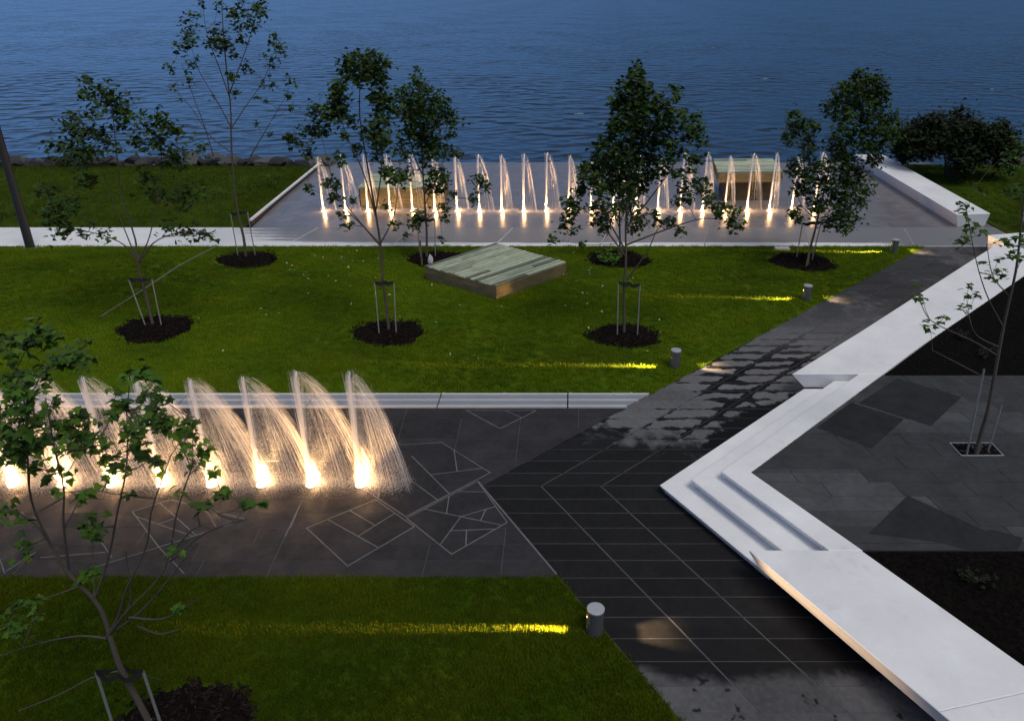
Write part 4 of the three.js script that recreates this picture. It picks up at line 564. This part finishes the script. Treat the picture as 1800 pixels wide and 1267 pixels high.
tree('maple_tree', 'small maple half hidden behind the dense pointed maple', { ...young, tone: 0.8 }, { trunk: [[3.94,-0.05,-26.76],[3.89,0.9,-26.76],[3.77,2.14,-26.76],[3.66,3.33,-26.76],[3.6,4.3,-26.76]],
  limbs: [[[3.84,1.32,-26.76],[3.47,2.22,-26.45],[3.1,3.08,-26.15]], [[3.83,1.53,-26.76],[4.2,2.34,-26.78],[4.34,3.32,-26.81]]],
  clusters: [[3.39,1.69,-26.96,0.39],[3.09,2.2,-26.53,0.33],[4,1.97,-27.42,0.35],[4.52,1.63,-26.95,0.44],[4.51,1.21,-27.43,0.35],[4.16,2.26,-26.29,0.38],[4.1,2.53,-26.75,0.33],[3.32,3.08,-26.05,0.37],[3.01,3.35,-26.28,0.32],[4.35,2.99,-26.45,0.38],[3.86,3.55,-26.34,0.37],[3.43,3.86,-26.41,0.32],[4.32,3.68,-27.32,0.33]], amount: 1.25 });
tree('maple_tree', 'leafy dark maple by the concrete path near the white bench wall', { ...young, dens: 640, leaf: 0.14, tone: 1.0 }, { trunk: [[10.61,-0.05,-26.25],[10.59,0.64,-26.25],[10.62,1.26,-26.25],[10.68,2.27,-26.25],[10.73,3.44,-26.25],[10.82,4.38,-26.25],[10.94,5.3,-26.25],[11.05,6.18,-26.25]],
  limbs: [[[10.64,2.17,-26.25],[10.03,3.42,-26.33],[9.68,4.54,-26.42],[9.52,4.99,-26.5]], [[10.7,2.96,-26.25],[11.53,3.64,-26.23],[12.19,4.58,-26.21],[12.5,4.85,-26.19]], [[10.63,1.77,-26.25],[10.03,2.27,-26.25],[9.61,3.44,-26.24]], [[10.65,1.67,-26.25],[11.43,1.69,-26.53],[12.06,2.13,-26.81]]],
  clusters: [[11.03,6.51,-26.1,0.26],[11.23,6.39,-25.8,0.39],[11.54,6.49,-25.77,0.26],[11.92,6.15,-26.25,0.35],[11.07,6.1,-26.78,0.32],[10.46,6.02,-25.72,0.3],[11.42,5.99,-26.83,0.45],[11.9,5.88,-26.93,0.46],[12.18,5.82,-26.57,0.31],[10.53,5.7,-26.01,0.27],[10.67,5.48,-26.95,0.28],[11.27,5.55,-26.76,0.41],[11.49,5.58,-26.17,0.45],[12.26,5.48,-26.94,0.37],[10.46,5.35,-26.05,0.27],[10.76,5.31,-25.62,0.35],[11.55,5.17,-26.24,0.4],[12.33,5.02,-26.89,0.37],[12.58,5,-26.37,0.36],[12.42,5.27,-25.91,0.22],[12.42,4.7,-25.74,0.36],[12.02,4.8,-25.7,0.4],[11.95,4.68,-26.45,0.41],[11.39,4.69,-26.38,0.36],[10.57,4.94,-25.46,0.31],[10.81,4.38,-26.37,0.32],[11.16,4.32,-26.15,0.36],[11.57,4.41,-25.67,0.36],[12.05,4.29,-25.76,0.31],[12.18,3.9,-25.89,0.27],[12.25,3.74,-26.46,0.23],[11.1,3.92,-26.63,0.33],[11.16,3.96,-25.85,0.36],[10.48,3.82,-25.52,0.27],[10.99,3.69,-25.69,0.36],[11.66,3.47,-26.2,0.32],[9.11,5.39,-25.74,0.26],[9.52,4.85,-27.03,0.28],[9.43,5.09,-25.77,0.31],[9.32,4.84,-25.8,0.27],[9.13,4.62,-26.2,0.23],[9.52,4.29,-26.93,0.19],[10.14,4.37,-27.05,0.28],[9.77,5.02,-25.55,0.26],[9.75,4.44,-25.51,0.22],[10.27,3.84,-27.01,0.33],[9.49,3.76,-26.1,0.27],[9.43,3.48,-25.93,0.32],[10.15,3.26,-26.69,0.38],[10.35,3.63,-26.21,0.32],[10.21,3.22,-25.91,0.37],[10.55,3.22,-25.67,0.36],[11.56,2.96,-26.81,0.43],[11.68,3.13,-26.08,0.42],[11.8,2.99,-25.54,0.32],[10.06,2.79,-26.84,0.29],[10.01,2.76,-26.03,0.28],[11.21,2.53,-26.55,0.43],[11.43,2.61,-26.01,0.42],[12.26,2.24,-26.82,0.34],[11.23,2.16,-25.84,0.42],[11.88,1.82,-26.49,0.38],[11.35,1.58,-26.74,0.34],[11.46,1.64,-25.91,0.33],[10.57,2.19,-26.13,0.33],[10.77,2.19,-26.99,0.29],[9.57,2.26,-25.46,0.23],[9.82,1.92,-25.71,0.19],[9.58,2.08,-25.71,0.19]], amount: 1.4 });
tree('maple_tree', 'large foreground maple with bare lower branches before the near fountain', { dens: 1500, leaf: 0.10, tone: 1.75, r: 0.05, limb: 0.015, single: true, clear: 1.6 }, { trunk: [[-4.47,-0.05,-6.63],[-4.56,0.79,-6.63],[-4.65,1.67,-6.63],[-4.68,1.99,-6.63],[-4.71,2.22,-6.63],[-4.71,2.7,-6.63],[-4.9,3.23,-6.63],[-5.01,3.55,-6.63],[-5.16,3.89,-6.63],[-5.41,4.08,-6.63]],
  limbs: [[[-4.9,3.23,-6.63],[-4.74,3.87,-6.61],[-4.66,4.33,-6.58],[-4.6,4.83,-6.56],[-4.52,5.43,-6.53]], [[-4.71,2.82,-6.63],[-4.5,3.28,-6.67],[-4.24,3.94,-6.71],[-4.08,4.5,-6.75],[-3.91,5.16,-6.79]], [[-4.71,2.22,-6.63],[-4.49,2.6,-6.59],[-4.26,3.01,-6.56],[-3.95,3.64,-6.52],[-3.75,4.11,-6.49],[-3.39,4.83,-6.45]], [[-4.71,2.22,-6.63],[-4.35,2.65,-6.59],[-3.87,3.31,-6.54],[-3.49,4.11,-6.5],[-3.17,4.77,-6.45]], [[-4.71,2.24,-6.63],[-4.32,2.56,-6.69],[-3.77,3.13,-6.74],[-3.51,3.45,-6.8]], [[-5.01,3.55,-6.63],[-5,4.18,-6.6],[-4.87,4.9,-6.56],[-4.7,5.56,-6.53]], [[-4.72,2.2,-6.63],[-5.15,2.12,-6.71],[-5.73,1.88,-6.78],[-6.32,1.65,-6.86]], [[-4.66,1.69,-6.63],[-5.06,1.56,-6.65],[-5.57,1.2,-6.67],[-6.14,0.93,-6.68]], [[-4.68,2.26,-6.63],[-4.47,2.49,-6.63],[-4.28,2.83,-6.62],[-4.21,3.48,-6.62]], [[-4.64,1.72,-6.63],[-4.63,1.33,-6.89],[-4.56,0.92,-7.16]], [[-4.32,2.39,-6.63],[-4.16,2.19,-6.68],[-3.86,2.26,-6.72]], [[-4.39,2.52,-6.63],[-3.81,2.79,-6.35],[-3.21,3.35,-6.08]], [[-3.75,3.35,-6.63],[-3.22,3.78,-6.58],[-2.79,3.99,-6.53]], [[-3.65,3.55,-6.63],[-3.37,3.78,-6.67],[-3.22,3.71,-6.72]]],
  clusters: [[-4.83,5.9,-7.16,0.14],[-5.06,5.84,-7.07,0.14],[-4.81,5.79,-7.26,0.13],[-5.05,5.68,-7.33,0.17],[-4.76,5.98,-6.55,0.14],[-4.41,5.76,-6.97,0.11],[-3.92,6.06,-6.39,0.08],[-3.9,6.13,-6.01,0.12],[-3.88,6.06,-6.14,0.11],[-4.06,6.04,-6.1,0.11],[-4.33,5.62,-7.03,0.1],[-4.76,5.51,-6.93,0.11],[-3.45,5.81,-6.36,0.08],[-3.33,5.88,-6.27,0.07],[-3.78,5.57,-6.78,0.09],[-5.33,5.26,-7.24,0.2],[-4.31,5.85,-6.01,0.14],[-4.75,5.43,-6.71,0.12],[-4.39,5.46,-6.43,0.1],[-4.33,5.66,-6.01,0.13],[-4.9,5.35,-6.6,0.19],[-5.2,5.05,-6.83,0.2],[-5.01,5.05,-6.77,0.17],[-5.16,4.77,-7.12,0.16],[-4.84,5.1,-6.39,0.16],[-5.21,4.68,-7.07,0.18],[-5,4.95,-6.45,0.16],[-5.22,4.58,-6.92,0.16],[-4.52,5.1,-6.21,0.12],[-4.92,4.91,-6.34,0.13],[-4.81,4.7,-6.47,0.11],[-3.56,5.69,-6.02,0.11],[-3.85,5.31,-6.4,0.09],[-3.47,5.64,-5.99,0.09],[-3.18,5.85,-6.01,0.1],[-3.93,5.04,-7.27,0.13],[-3.36,5.53,-6.42,0.09],[-3.76,5.06,-6.92,0.11],[-3.6,4.97,-6.91,0.16],[-3.76,4.94,-7.09,0.12],[-4.65,4.88,-7.2,0.1],[-4.66,4.92,-7.03,0.12],[-4.78,4.75,-7.03,0.13],[-4.61,4.78,-6.98,0.13],[-4.54,4.75,-7.09,0.13],[-4,5.1,-6.29,0.1],[-4.78,4.45,-7.29,0.12],[-4.44,4.87,-6.57,0.1],[-3.97,5,-6.31,0.08],[-4.24,5.14,-6.1,0.08],[-3.8,5.08,-6.59,0.11],[-3.39,5.37,-5.94,0.1],[-3.68,5.11,-6.62,0.1],[-3.54,5.15,-6.08,0.1],[-3.49,5.17,-6.1,0.09],[-3.77,4.69,-6.65,0.1],[-4.21,4.62,-6.76,0.1],[-3.96,4.78,-6.45,0.11],[-3.82,4.89,-6.1,0.06],[-4.36,4.07,-7.25,0.08],[-3.83,4.51,-6.9,0.09],[-3.7,4.51,-6.76,0.07],[-3.31,5.02,-6.63,0.11],[-3.12,5.26,-6.45,0.09],[-3.54,4.58,-7.31,0.09],[-3.17,5,-6.26,0.09],[-3.17,4.76,-6.69,0.1],[-3.15,4.67,-6.68,0.1],[-3.55,4.23,-7.17,0.08],[-3.39,4.11,-7.26,0.08],[-4.65,4.57,-6.57,0.07],[-4.81,4.29,-6.92,0.07],[-5.16,4.14,-7.13,0.08],[-4.34,4.71,-6,0.05],[-4.11,4.12,-6.8,0.06],[-4.06,4.68,-6.09,0.07],[-4.73,3.99,-6.89,0.09],[-3.33,3.8,-7.24,0.09],[-2.75,4.63,-6.13,0.06],[-3.34,4.05,-6.66,0.09],[-3.01,4.38,-6.22,0.07],[-2.9,3.93,-6.86,0.09],[-2.53,4.4,-6.24,0.07],[-4.44,4.05,-6.52,0.06],[-3.25,4.62,-6.17,0.07],[-4.36,4.01,-6.4,0.13],[-4.89,3.28,-7.17,0.11],[-4.93,2.91,-6.98,0.11],[-4.76,3.1,-6.65,0.08],[-5.02,4.38,-6.2,0.11],[-4.82,4.32,-6.06,0.08],[-5.07,3.75,-6.38,0.1],[-3.45,3.83,-6.23,0.06],[-4.99,3.26,-6.13,0.09],[-5.26,3.13,-6.11,0.1],[-5.98,1.94,-7.28,0.09],[-5.9,2.3,-6.69,0.11],[-5.78,2.24,-6.7,0.11],[-3.52,3.1,-6.22,0.09]], amount: 0.85 });
tree('maple_tree', 'slim maple with few leaves growing from the square terrace pit', { dens: 700, leaf: 0.12, tone: 1.4, r: 0.05, limb: 0.014, single: true, clear: 1.2 }, { trunk: [[9.34,0.55,-13.07],[9.32,1.09,-13.07],[9.27,1.61,-13.07],[9.18,2.6,-13.07],[9.09,3.53,-13.07],[8.99,4.52,-13.07],[8.91,5.25,-13.07],[8.79,5.94,-13.07],[8.66,6.52,-13.07]],
  limbs: [[[9.16,2.78,-13.07],[8.6,3.11,-12.98],[7.89,3.44,-12.88],[7.53,3.7,-12.79],[7.24,4.01,-12.7]], [[9.11,3.36,-13.07],[8.63,4.01,-12.99],[8.19,4.67,-12.92],[7.73,5.61,-12.85]], [[9.14,2.95,-13.07],[8.64,3.22,-13],[8.25,3.76,-12.93]], [[9.04,3.98,-13.07],[8.87,4.24,-13.26],[8.62,4.82,-13.46]], [[9.21,2.23,-13.07],[8.53,2.59,-13.09],[7.93,2.87,-13.11]]],
  clusters: [[7.57,4.03,-13.47,0.06],[7.25,4.03,-12.83,0.11],[7.55,3.87,-13.16,0.08],[7.79,3.68,-12.79,0.11],[7.56,3.46,-12.87,0.11],[7.93,3.19,-13.35,0.09],[8.3,3.71,-13.16,0.09],[8.6,3.62,-13.47,0.09],[8.36,4,-12.99,0.11],[8.19,4.06,-12.91,0.07],[8.63,3.96,-13.65,0.08],[8.32,4.65,-12.48,0.12],[8.64,4.34,-13.13,0.11],[8.42,4.6,-12.48,0.11],[8.21,4.73,-12.76,0.08],[8.62,4.69,-13.02,0.07],[8.68,4.88,-12.74,0.14],[9.28,4.59,-13.43,0.1],[8.52,5.24,-12.56,0.16],[8.78,4.95,-13.23,0.12],[8.61,5.14,-12.52,0.12],[7.75,5.16,-12.73,0.14],[8.1,4.88,-13.46,0.1],[8.22,5.16,-13.5,0.12],[8.02,5.34,-13,0.08],[7.59,5.7,-12.79,0.14],[7.56,5.71,-12.58,0.09],[7.97,5.31,-12.6,0.07],[8.65,6.26,-13.41,0.19],[8.79,5.89,-13.3,0.21],[8.02,6.65,-12.6,0.13],[7.58,6.09,-12.53,0.09],[8.42,6.71,-13,0.16]], amount: 0.9 });

// mulch rings
for (const [k, [cx, cz]] of Object.entries(SPOTS)) {
  const [rx, rz] = MULCH_R[k], o = base('mulch_ring', [cx, lawnHeight(k === 'T9' ? 'near' : 'middle', cx, cz), cz]), mb = new MB(), n = 48, m = 7, ph = rr(0, 6), edge = (a) => 1 + 0.05 * Math.sin(3 * a + ph) + 0.035 * Math.sin(7 * a + 2 * ph) + 0.025 * Math.sin(13 * a);
  const near = { T1: 'nearest the lamp post', T2: 'under the tallest sparse maple', T3: 'under the bushy-topped maple', T4: 'partly behind the square timber deck', T5: 'under the dense pointed maple', T6: 'in the shade behind the dense pointed maple', T7: 'beside the path end under the leafy dark maple', T9: 'at the foot of the foreground maple' }[k];
  const V = (i, j) => { const a = i / n * 6.2832, t = j / m, e = edge(a); return [Math.cos(a) * rx * t * e, 0.10 * (1 - t * t) + (j === m ? -0.06 : 0.02) + (j && j < m ? 0.02 * Math.sin(a * 5 + j * 3) : 0), Math.sin(a) * rz * t * e]; };
  for (let j = 0; j < m; j++) for (let i = 0; i < n; i++) mb.quad(V(i, j), V(i, j + 1), V(i + 1, j + 1), V(i + 1, j), ...[V(i, j), V(i, j + 1), V(i + 1, j + 1), V(i + 1, j)].map((p) => [p[0], p[2]]));
  tag(o, 'round dark mulch ring ' + near, 'mulch ring'); part('mound', smooth(mb.geo()).scale(1, 1, 1), mulchMat, o);
  const chip = new THREE.BoxGeometry(0.09, 0.014, 0.03), N = 420, im = new THREE.InstancedMesh(chip, phy({ specularIntensity: 0.1, color: C(0.014, 0.011, 0.010), roughness: 1 }), N), M = new THREE.Matrix4(), c = new THREE.Color();
  for (let i = 0; i < N; i++) { const a = rr(0, 6.283), t = Math.sqrt(rnd()) * (rnd() < 0.12 ? 1.16 : 1.0), e = edge(a); M.compose(new THREE.Vector3(Math.cos(a) * rx * t * e, Math.max(0.015, 0.10 * (1 - t * t)) + 0.03, Math.sin(a) * rz * t * e), new THREE.Quaternion().setFromEuler(new THREE.Euler(gauss() * 0.35, rr(0, 6.283), gauss() * 0.35)), new THREE.Vector3(rr(0.5, 1.3), 1, rr(0.6, 1.5))); im.setMatrixAt(i, M); const v = rr(0.4, 1.5); im.setColorAt(i, c.setRGB(v, v * rr(0.85, 1), v * rr(0.8, 1))); }
  im.name = 'bark_chips'; im.userData.kind = 'stuff'; im.castShadow = im.receiveShadow = true; o.add(im);
}
// stakes with a rubber tie
function supports(tops, feet, h, label, y = 0, tie = true) {
  const o = base('tree_stakes', [feet[0][0], y, feet[0][1]]); tag(o, label, 'tree stakes');
  const at = (p) => [p[0] - feet[0][0], p[1] - y, p[2] - feet[0][1]];
  feet.forEach((f, i) => part('stake', smooth(tube([at([f[0] - (tops[i][0] - f[0]) * 0.06, y - 0.1, f[1]]), at(tops[i])], 0.019, 0.019, 10).geo()), stakeMat, o));
  if (tie && tops.length > 1) { const [a, b] = tops, m = [(a[0] + b[0]) / 2, (a[1] + b[1]) / 2 - 0.07, (a[2] + b[2]) / 2], mb = new MB(), pts = [a, [lerp(a[0], b[0], 0.3), a[1] - 0.05, a[2] - 0.05], [m[0], m[1] + 0.05, m[2] - 0.09], [lerp(a[0], b[0], 0.7), b[1] - 0.05, b[2] - 0.05], b], F = smoothPath(pts.map(at), 12), Bk = smoothPath(pts.map((p, i) => [p[0], p[1], p[2] + (i % 4 ? 0.13 : 0)]).map(at), 12);
    for (const S of [F, Bk]) for (let i = 0; i < 12; i++) { const p = S[i], q = S[i + 1], w = 0.035; mb.quad([p[0], p[1] - w, p[2]], [q[0], q[1] - w, q[2]], [q[0], q[1] + w, q[2]], [p[0], p[1] + w, p[2]], [0, 0], [0, 0], [0, 0], [0, 0]); mb.quad([p[0], p[1] - w, p[2] + 0.012], [p[0], p[1] + w, p[2] + 0.012], [q[0], q[1] + w, q[2] + 0.012], [q[0], q[1] - w, q[2] + 0.012], [0, 0], [0, 0], [0, 0], [0, 0]); }
    part('tie', mb.geo(), rubber, o); }
}
supports([[-10.69, 1.73, -20.23], [-10.04, 1.73, -20.23]], [[-10.47, -20.23], [-10.05, -20.23]], 1.7, 'two metal stakes holding the maple nearest the lamp post');
supports([[-10.16, 1.73, -27.22], [-9.54, 1.77, -27.22]], [[-10.13, -27.22], [-9.49, -27.22]], 1.7, 'two metal stakes holding the tallest sparse maple');
supports([[-3.79, 1.72, -19.99], [-3.26, 1.72, -19.99]], [[-3.78, -19.99], [-3.30, -19.99]], 1.7, 'two pale stakes holding the bushy-topped maple');
supports([[-3.43, 1.56, -27.02], [-2.78, 1.56, -27.02]], [[-3.35, -27.02], [-2.82, -27.02]], 1.7, 'two stakes holding the wind-swept maple behind the deck');
supports([[2.93, 1.72, -19.95], [3.53, 1.67, -19.95]], [[3.00, -19.95], [3.57, -19.95]], 1.7, 'two pale stakes holding the dense pointed maple');
supports([[10.46, 1.41, -27.02], [11.02, 1.53, -26.76]], [[10.46, -27.02], [10.93, -26.76]], 1.7, 'two stakes holding the leafy dark maple by the path');
supports([[-4.94, 1.71, -6.59], [-4.38, 1.71, -6.59]], [[-4.95, -6.59], [-4.32, -6.59]], 1.7, 'two stakes holding the foreground maple');
supports([[8.94, 2.53, -13.00], [9.61, 1.65, -13.17]], [[9.10, -13.00], [9.63, -13.17]], 1.7, 'two pale stakes beside the slim terrace maple', TOP, false);
tag(part('short_peg', tube([[0, 0, 0], [0.02, 0.75, 0]], 0.03, 0.028, 8).geo(), boardWood[1]), 'short yellow timber peg in the mulch by the path end', 'peg').position.set(...((p) => [p[0], -0.02, p[1]])([10.51, -26.13]));

// terrace pit frame
{ const o = base('tree_pit'); tag(o, 'square tree pit with a pale metal frame in the terrace', 'tree pit');
  const P = [[8.99, -13.47], [9.87, -13.47], [9.84, -12.98], [8.98, -12.98]], Q = inset(P, 0.02);
  for (let i = 0; i < 4; i++) { const j = (i + 1) % 4; part('frame_bar', slab([P[i], P[j], Q[j], Q[i]], TOP - 0.05, TOP + 0.012, 0.002), greyMetal, o); }
  part('pit_soil', slab(inset(P, 0.022), TOP - 0.05, TOP + 0.001, 0.001), mulchMat, o);
  for (let k = 0; k < 26; k++) { const g = new THREE.DodecahedronGeometry(rr(0.012, 0.03), 0).scale(1.3, 0.6, 1), u = rr(0.1, 0.9), v = rr(0.1, 0.9), x = lerp(lerp(P[0][0], P[1][0], u), lerp(P[3][0], P[2][0], u), v), z = lerp(lerp(P[0][1], P[1][1], u), lerp(P[3][1], P[2][1], u), v); part('pebble', g, rockTones[Math.floor(rnd() * 3)], o).position.set(x, TOP + 0.01, z); } }

// big round bush by the lake
{ const [x, z] = [23.13, -40.82], o = base('round_bush', [x, 0, z]), mb = new MB(); tag(o, 'big dark round bush between the white bench wall and the lake', 'bush');
  const stems = new MB(); for (let k = 0; k < 14; k++) { const a = k / 14 * 6.283, e = [Math.cos(a) * rr(0.8, 2.2), rr(1.4, 2.8), Math.sin(a) * rr(0.5, 1.4)]; tube(smoothPath([[Math.cos(a) * 0.15, -0.1, Math.sin(a) * 0.15], [e[0] * 0.4, e[1] * 0.6, e[2] * 0.4], e], 6), 0.035, 0.008, 5, stems); }
  part('stems', stems.geo(), bark, o);
  const lumps = []; for (let k = 0; k < 46; k++) { const a = rr(0, 6.283), e = Math.asin(rr(-0.15, 1)); lumps.push([Math.cos(a) * Math.cos(e) * 2.55, 1.35 + Math.sin(e) * 1.65, Math.sin(a) * Math.cos(e) * 1.8, rr(0.45, 0.8)]); }
  for (let k = 0; k < 16000; k++) { const [cx, cy, cz, r] = lumps[Math.floor(rnd() * lumps.length)], q = new THREE.Vector3(cx + gauss() * r * 0.5, Math.max(0.05, cy + gauss() * r * 0.45), cz + gauss() * r * 0.5); leafInto(mb, q, rr(0.13, 0.24), ...leafFrame(), leafColour(0.32)); }
  part('foliage', mb.geo(), leafMat, o); }
// low shrub behind the dense maple
{ const [x, z] = [3.43, -26.25], o = base('low_shrub', [x, 0.05, z]), mb = new MB(), st = new MB(); tag(o, 'low yellow-green shrub in the mulch behind the dense pointed maple', 'shrub');
  for (let k = 0; k < 9; k++) { const a = rr(0, 6.283), e = [Math.cos(a) * 0.3, rr(0.3, 0.6), Math.sin(a) * 0.3]; tube(smoothPath([[0, 0, 0], e], 3), 0.012, 0.005, 4, st); for (let i = 0; i < 22; i++) { const t = rr(0.5, 1.1); leafInto(mb, new THREE.Vector3(e[0] * t + gauss() * 0.09, e[1] * t + gauss() * 0.07, e[2] * t + gauss() * 0.09), rr(0.08, 0.14), ...leafFrame(), leafColour(2.4)); } }
  part('stems', st.geo(), bark, o); part('foliage', mb.geo(), leafMat, o); }
// small plants in the beds
function sprig(x, z, s, label) { const o = base('bed_plant', [x, TOP - 0.03, z], rr(0, 6)), mb = new MB(), st = new MB(); tag(o, label, 'plant', 'small plants in the soil beds');
  for (let k = 0; k < 5; k++) { const a = rr(0, 6.283), e = [Math.cos(a) * 0.2 * s, rr(0.12, 0.35) * s, Math.sin(a) * 0.2 * s]; tube([[0, -0.02, 0], [e[0] * 0.4, e[1] * 0.7, e[2] * 0.4], e], 0.006, 0.003, 4, st); for (let i = 0; i < 12; i++) { const t = rr(0.4, 1.1); leafInto(mb, new THREE.Vector3(e[0] * t + gauss() * 0.05, e[1] * t + gauss() * 0.04, e[2] * t + gauss() * 0.05), rr(0.05, 0.09) * s, ...leafFrame(), leafColour(0.22)); } }
  part('stems', st.geo(), bark, o); part('leaves', mb.geo(), leafMat, o); }
for (let k = 0; k < 14; k++) { const z = rr(-9.9, -6.2), x = inLo(z) + 0.4 + rnd() * 5.5; sprig(x, z, rr(0.8, 1.4), 'small dark leafy plant in the soil bed beside the near wall arm'); }
for (let k = 0; k < 12; k++) { const z = rr(-23.5, -17), x = inUp(z) + 0.5 + rnd() * 6; sprig(x, z, rr(0.8, 1.3), 'small dark leafy plant in the soil bed behind the terrace'); }

// ---------------------------------------------------------------- shoreline boulders
function boulder(x, y, z, s, flat) {
  const g = new THREE.IcosahedronGeometry(1, 4), p = g.attributes.position, a = [rr(0, 9), rr(0, 9), rr(0, 9)], planes = []; for (let k = 0; k < 13; k++) planes.push([new THREE.Vector3(gauss(), gauss(), gauss()).normalize(), rr(0.42, 0.8)]);
  const v = new THREE.Vector3(); for (let i = 0; i < p.count; i++) { v.fromBufferAttribute(p, i); for (const [n, d] of planes) { const e = v.dot(n) - d; if (e > 0) v.addScaledVector(n, -e); } v.multiplyScalar(1 + 0.025 * Math.sin(v.x * 7 + a[0]) * Math.sin(v.y * 6 + a[1]) * Math.sin(v.z * 7 + a[2])); p.setXYZ(i, v.x, v.y * flat, v.z * 0.85); }
  const q = g.toNonIndexed ? g : g; q.computeVertexNormals();
  const m = part('boulder', q, rockTones[Math.floor(rnd() * 3)]); m.position.set(x, y, z); m.scale.setScalar(s); m.rotation.y = rr(0, 6.283);
  const uv = q.attributes.uv; for (let i = 0; i < uv.count; i++) uv.setXY(i, p.getX(i) * 1.3 + a[0], p.getZ(i) * 1.3 + p.getY(i));
  return m;
}
for (let k = 0; k < 58; k++) { const x = -32 + k * 0.375 + rr(-0.15, 0.15), s = rr(0.3, 0.8) * (k % 6 === 0 ? 1.35 : 1); const m = boulder(x, rr(-0.12, 0.12), -44.5 + rr(-0.5, 0.5), s, rr(0.55, 0.85)), tone = ['dark', 'grey', 'pale'][rockTones.indexOf(m.material)], size = s > 0.68 ? 'large' : s > 0.48 ? 'middle-sized' : 'small', where = x < -26 ? 'out beyond the lamp post' : x < -19 ? 'behind the lamp post and the back lawn' : x < -15 ? 'behind the tallest sparse maple' : 'towards the lakeside plaza'; tag(m, `${size} ${tone} boulder in the rock bank ${where}`, 'boulder', `${size} ${tone} boulders ${where}`); }
for (let k = 0; k < 9; k++) { const x = 26 + k * 0.8 + rr(-0.2, 0.2); tag(boulder(x, rr(-0.25, 0.0), -44.9 + rr(-0.5, 0.4), rr(0.35, 0.65), 0.7), 'dark boulder at the shore behind the round bush', 'boulder', 'boulders behind the round bush'); }

// ---------------------------------------------------------------- lamp post, small things
{ const [x, z] = [-18.53, -28.46], o = base('lamp_post', [x, 0.01, z]), dark = std({ color: C(0.030, 0.032, 0.036), roughness: 0.55, metalness: 0.3 }); tag(o, 'tall dark lamp post on a pale base plate beside the concrete path', 'lamp post');
  part('pole', new THREE.CylinderGeometry(0.10, 0.165, 8.4, 28), dark, o).position.y = 4.22; const plate = part('base_plate', new THREE.BoxGeometry(0.5, 0.03, 0.5), greyMetal, o); plate.position.y = 0.018;
  for (const [a, b] of [[1, 1], [1, -1], [-1, 1], [-1, -1]]) part('anchor_bolt', new THREE.CylinderGeometry(0.02, 0.02, 0.06, 8), steel, plate).position.set(a * 0.2, 0.042, b * 0.2);
  part('lamp_head', new THREE.CylinderGeometry(0.16, 0.13, 0.5, 28), dark, o).position.y = 8.66; }
struct('lamp_footing', slab([[-0.38, -0.32], [0.38, -0.32], [0.38, 0.32], [-0.38, 0.32]].map(([x, z]) => [x + [-18.53, -28.46][0], z + [-18.53, -28.46][1]]), -0.1, 0.012, 0.005), whiteConc, 'pale concrete footing under the lamp post');
{ const [x, z] = [-2.78, -25.03], g = new THREE.IcosahedronGeometry(0.11, 3), p = g.attributes.position; for (let i = 0; i < p.count; i++) { const X = p.getX(i), Y = p.getY(i), Z = p.getZ(i), f = 1 + 0.22 * Math.sin(X * 40 + Y * 23) * Math.sin(Z * 37 + Y * 19); p.setXYZ(i, X * f * 0.75, Math.max(-0.11, Y * f * 1.7), Z * f * 0.75); } g.computeVertexNormals();
  tag(part('paper_bag', g, std({ color: C(0.42, 0.43, 0.46), roughness: 0.8 })), 'small crumpled white bag on the corner of the square timber deck', 'bag').position.set(x, 0.68, z); }
{ const [x, z] = [-3.16, -26.25], o = part('timber_peg', tube([[0, -0.05, 0], [-0.03, 1.0, 0.0]], 0.03, 0.028, 8).geo(), boardWood[0]); o.position.set(x - 0.06, 0, z); tag(o, 'thin timber peg leaning at the corner of the square deck', 'peg'); }
{ const [x, z] = [10.33, -28.25]; const o = part('access_cover', slab([[-0.26, -0.12], [0.26, -0.12], [0.26, 0.12], [-0.26, 0.12]], -0.02, 0.09, 0.01), whiteConc); o.position.set(x, 0.03, z); tag(o, 'small pale access cover in the grass by the far mulch ring', 'cover'); }
{ // fallen petals scattered over the middle lawn
  const g = new THREE.CircleGeometry(0.035, 6).rotateX(-Math.PI / 2 + 0.3), N = 110, im = new THREE.InstancedMesh(g, std({ color: C(0.27, 0.34, 0.20), side: THREE.DoubleSide, roughness: 0.8 }), N), M = new THREE.Matrix4(); let i = 0, gd = 0;
  const cs = [[-6.80, -25.64], [-5.49, -25.05], [-3.70, -23.42], [-6.60, -27.55], [1.15, -24.48], [2.04, -23.42], [2.40, -25.64], [0.00, -21.50], [-7.50, -22.42], [3.48, -28.25]].map((p) => [...p, rr(0.5, 1.5)]);
  while (i < N && gd++ < 20000) { const loose = rnd() < 0.2, c = cs[Math.floor(rnd() * cs.length)], x = loose ? rr(-10, 6) : c[0] + gauss() * c[2], z = loose ? rr(-27.5, -18) : c[1] + gauss() * c[2] * 0.7; if (!inside(LAWNS.middle, x, z) || inside(deckZone, x, z)) continue; M.compose(new THREE.Vector3(x, lawnHeight('middle', x, z) + rr(0.05, 0.09), z), new THREE.Quaternion().setFromEuler(new THREE.Euler(gauss() * 0.5, rr(0, 6.283), gauss() * 0.5)), new THREE.Vector3(rr(0.6, 1.5), 1, rr(0.5, 1.2))); im.setMatrixAt(i++, M); }
  im.count = i; im.name = 'fallen_petals'; im.castShadow = im.receiveShadow = true; scene.add(im); tag(im, 'pale fallen petals scattered over the middle lawn', 'petals', null, 'stuff'); }

renderer.setSize(1024, 720);
renderer.render(scene, camera);
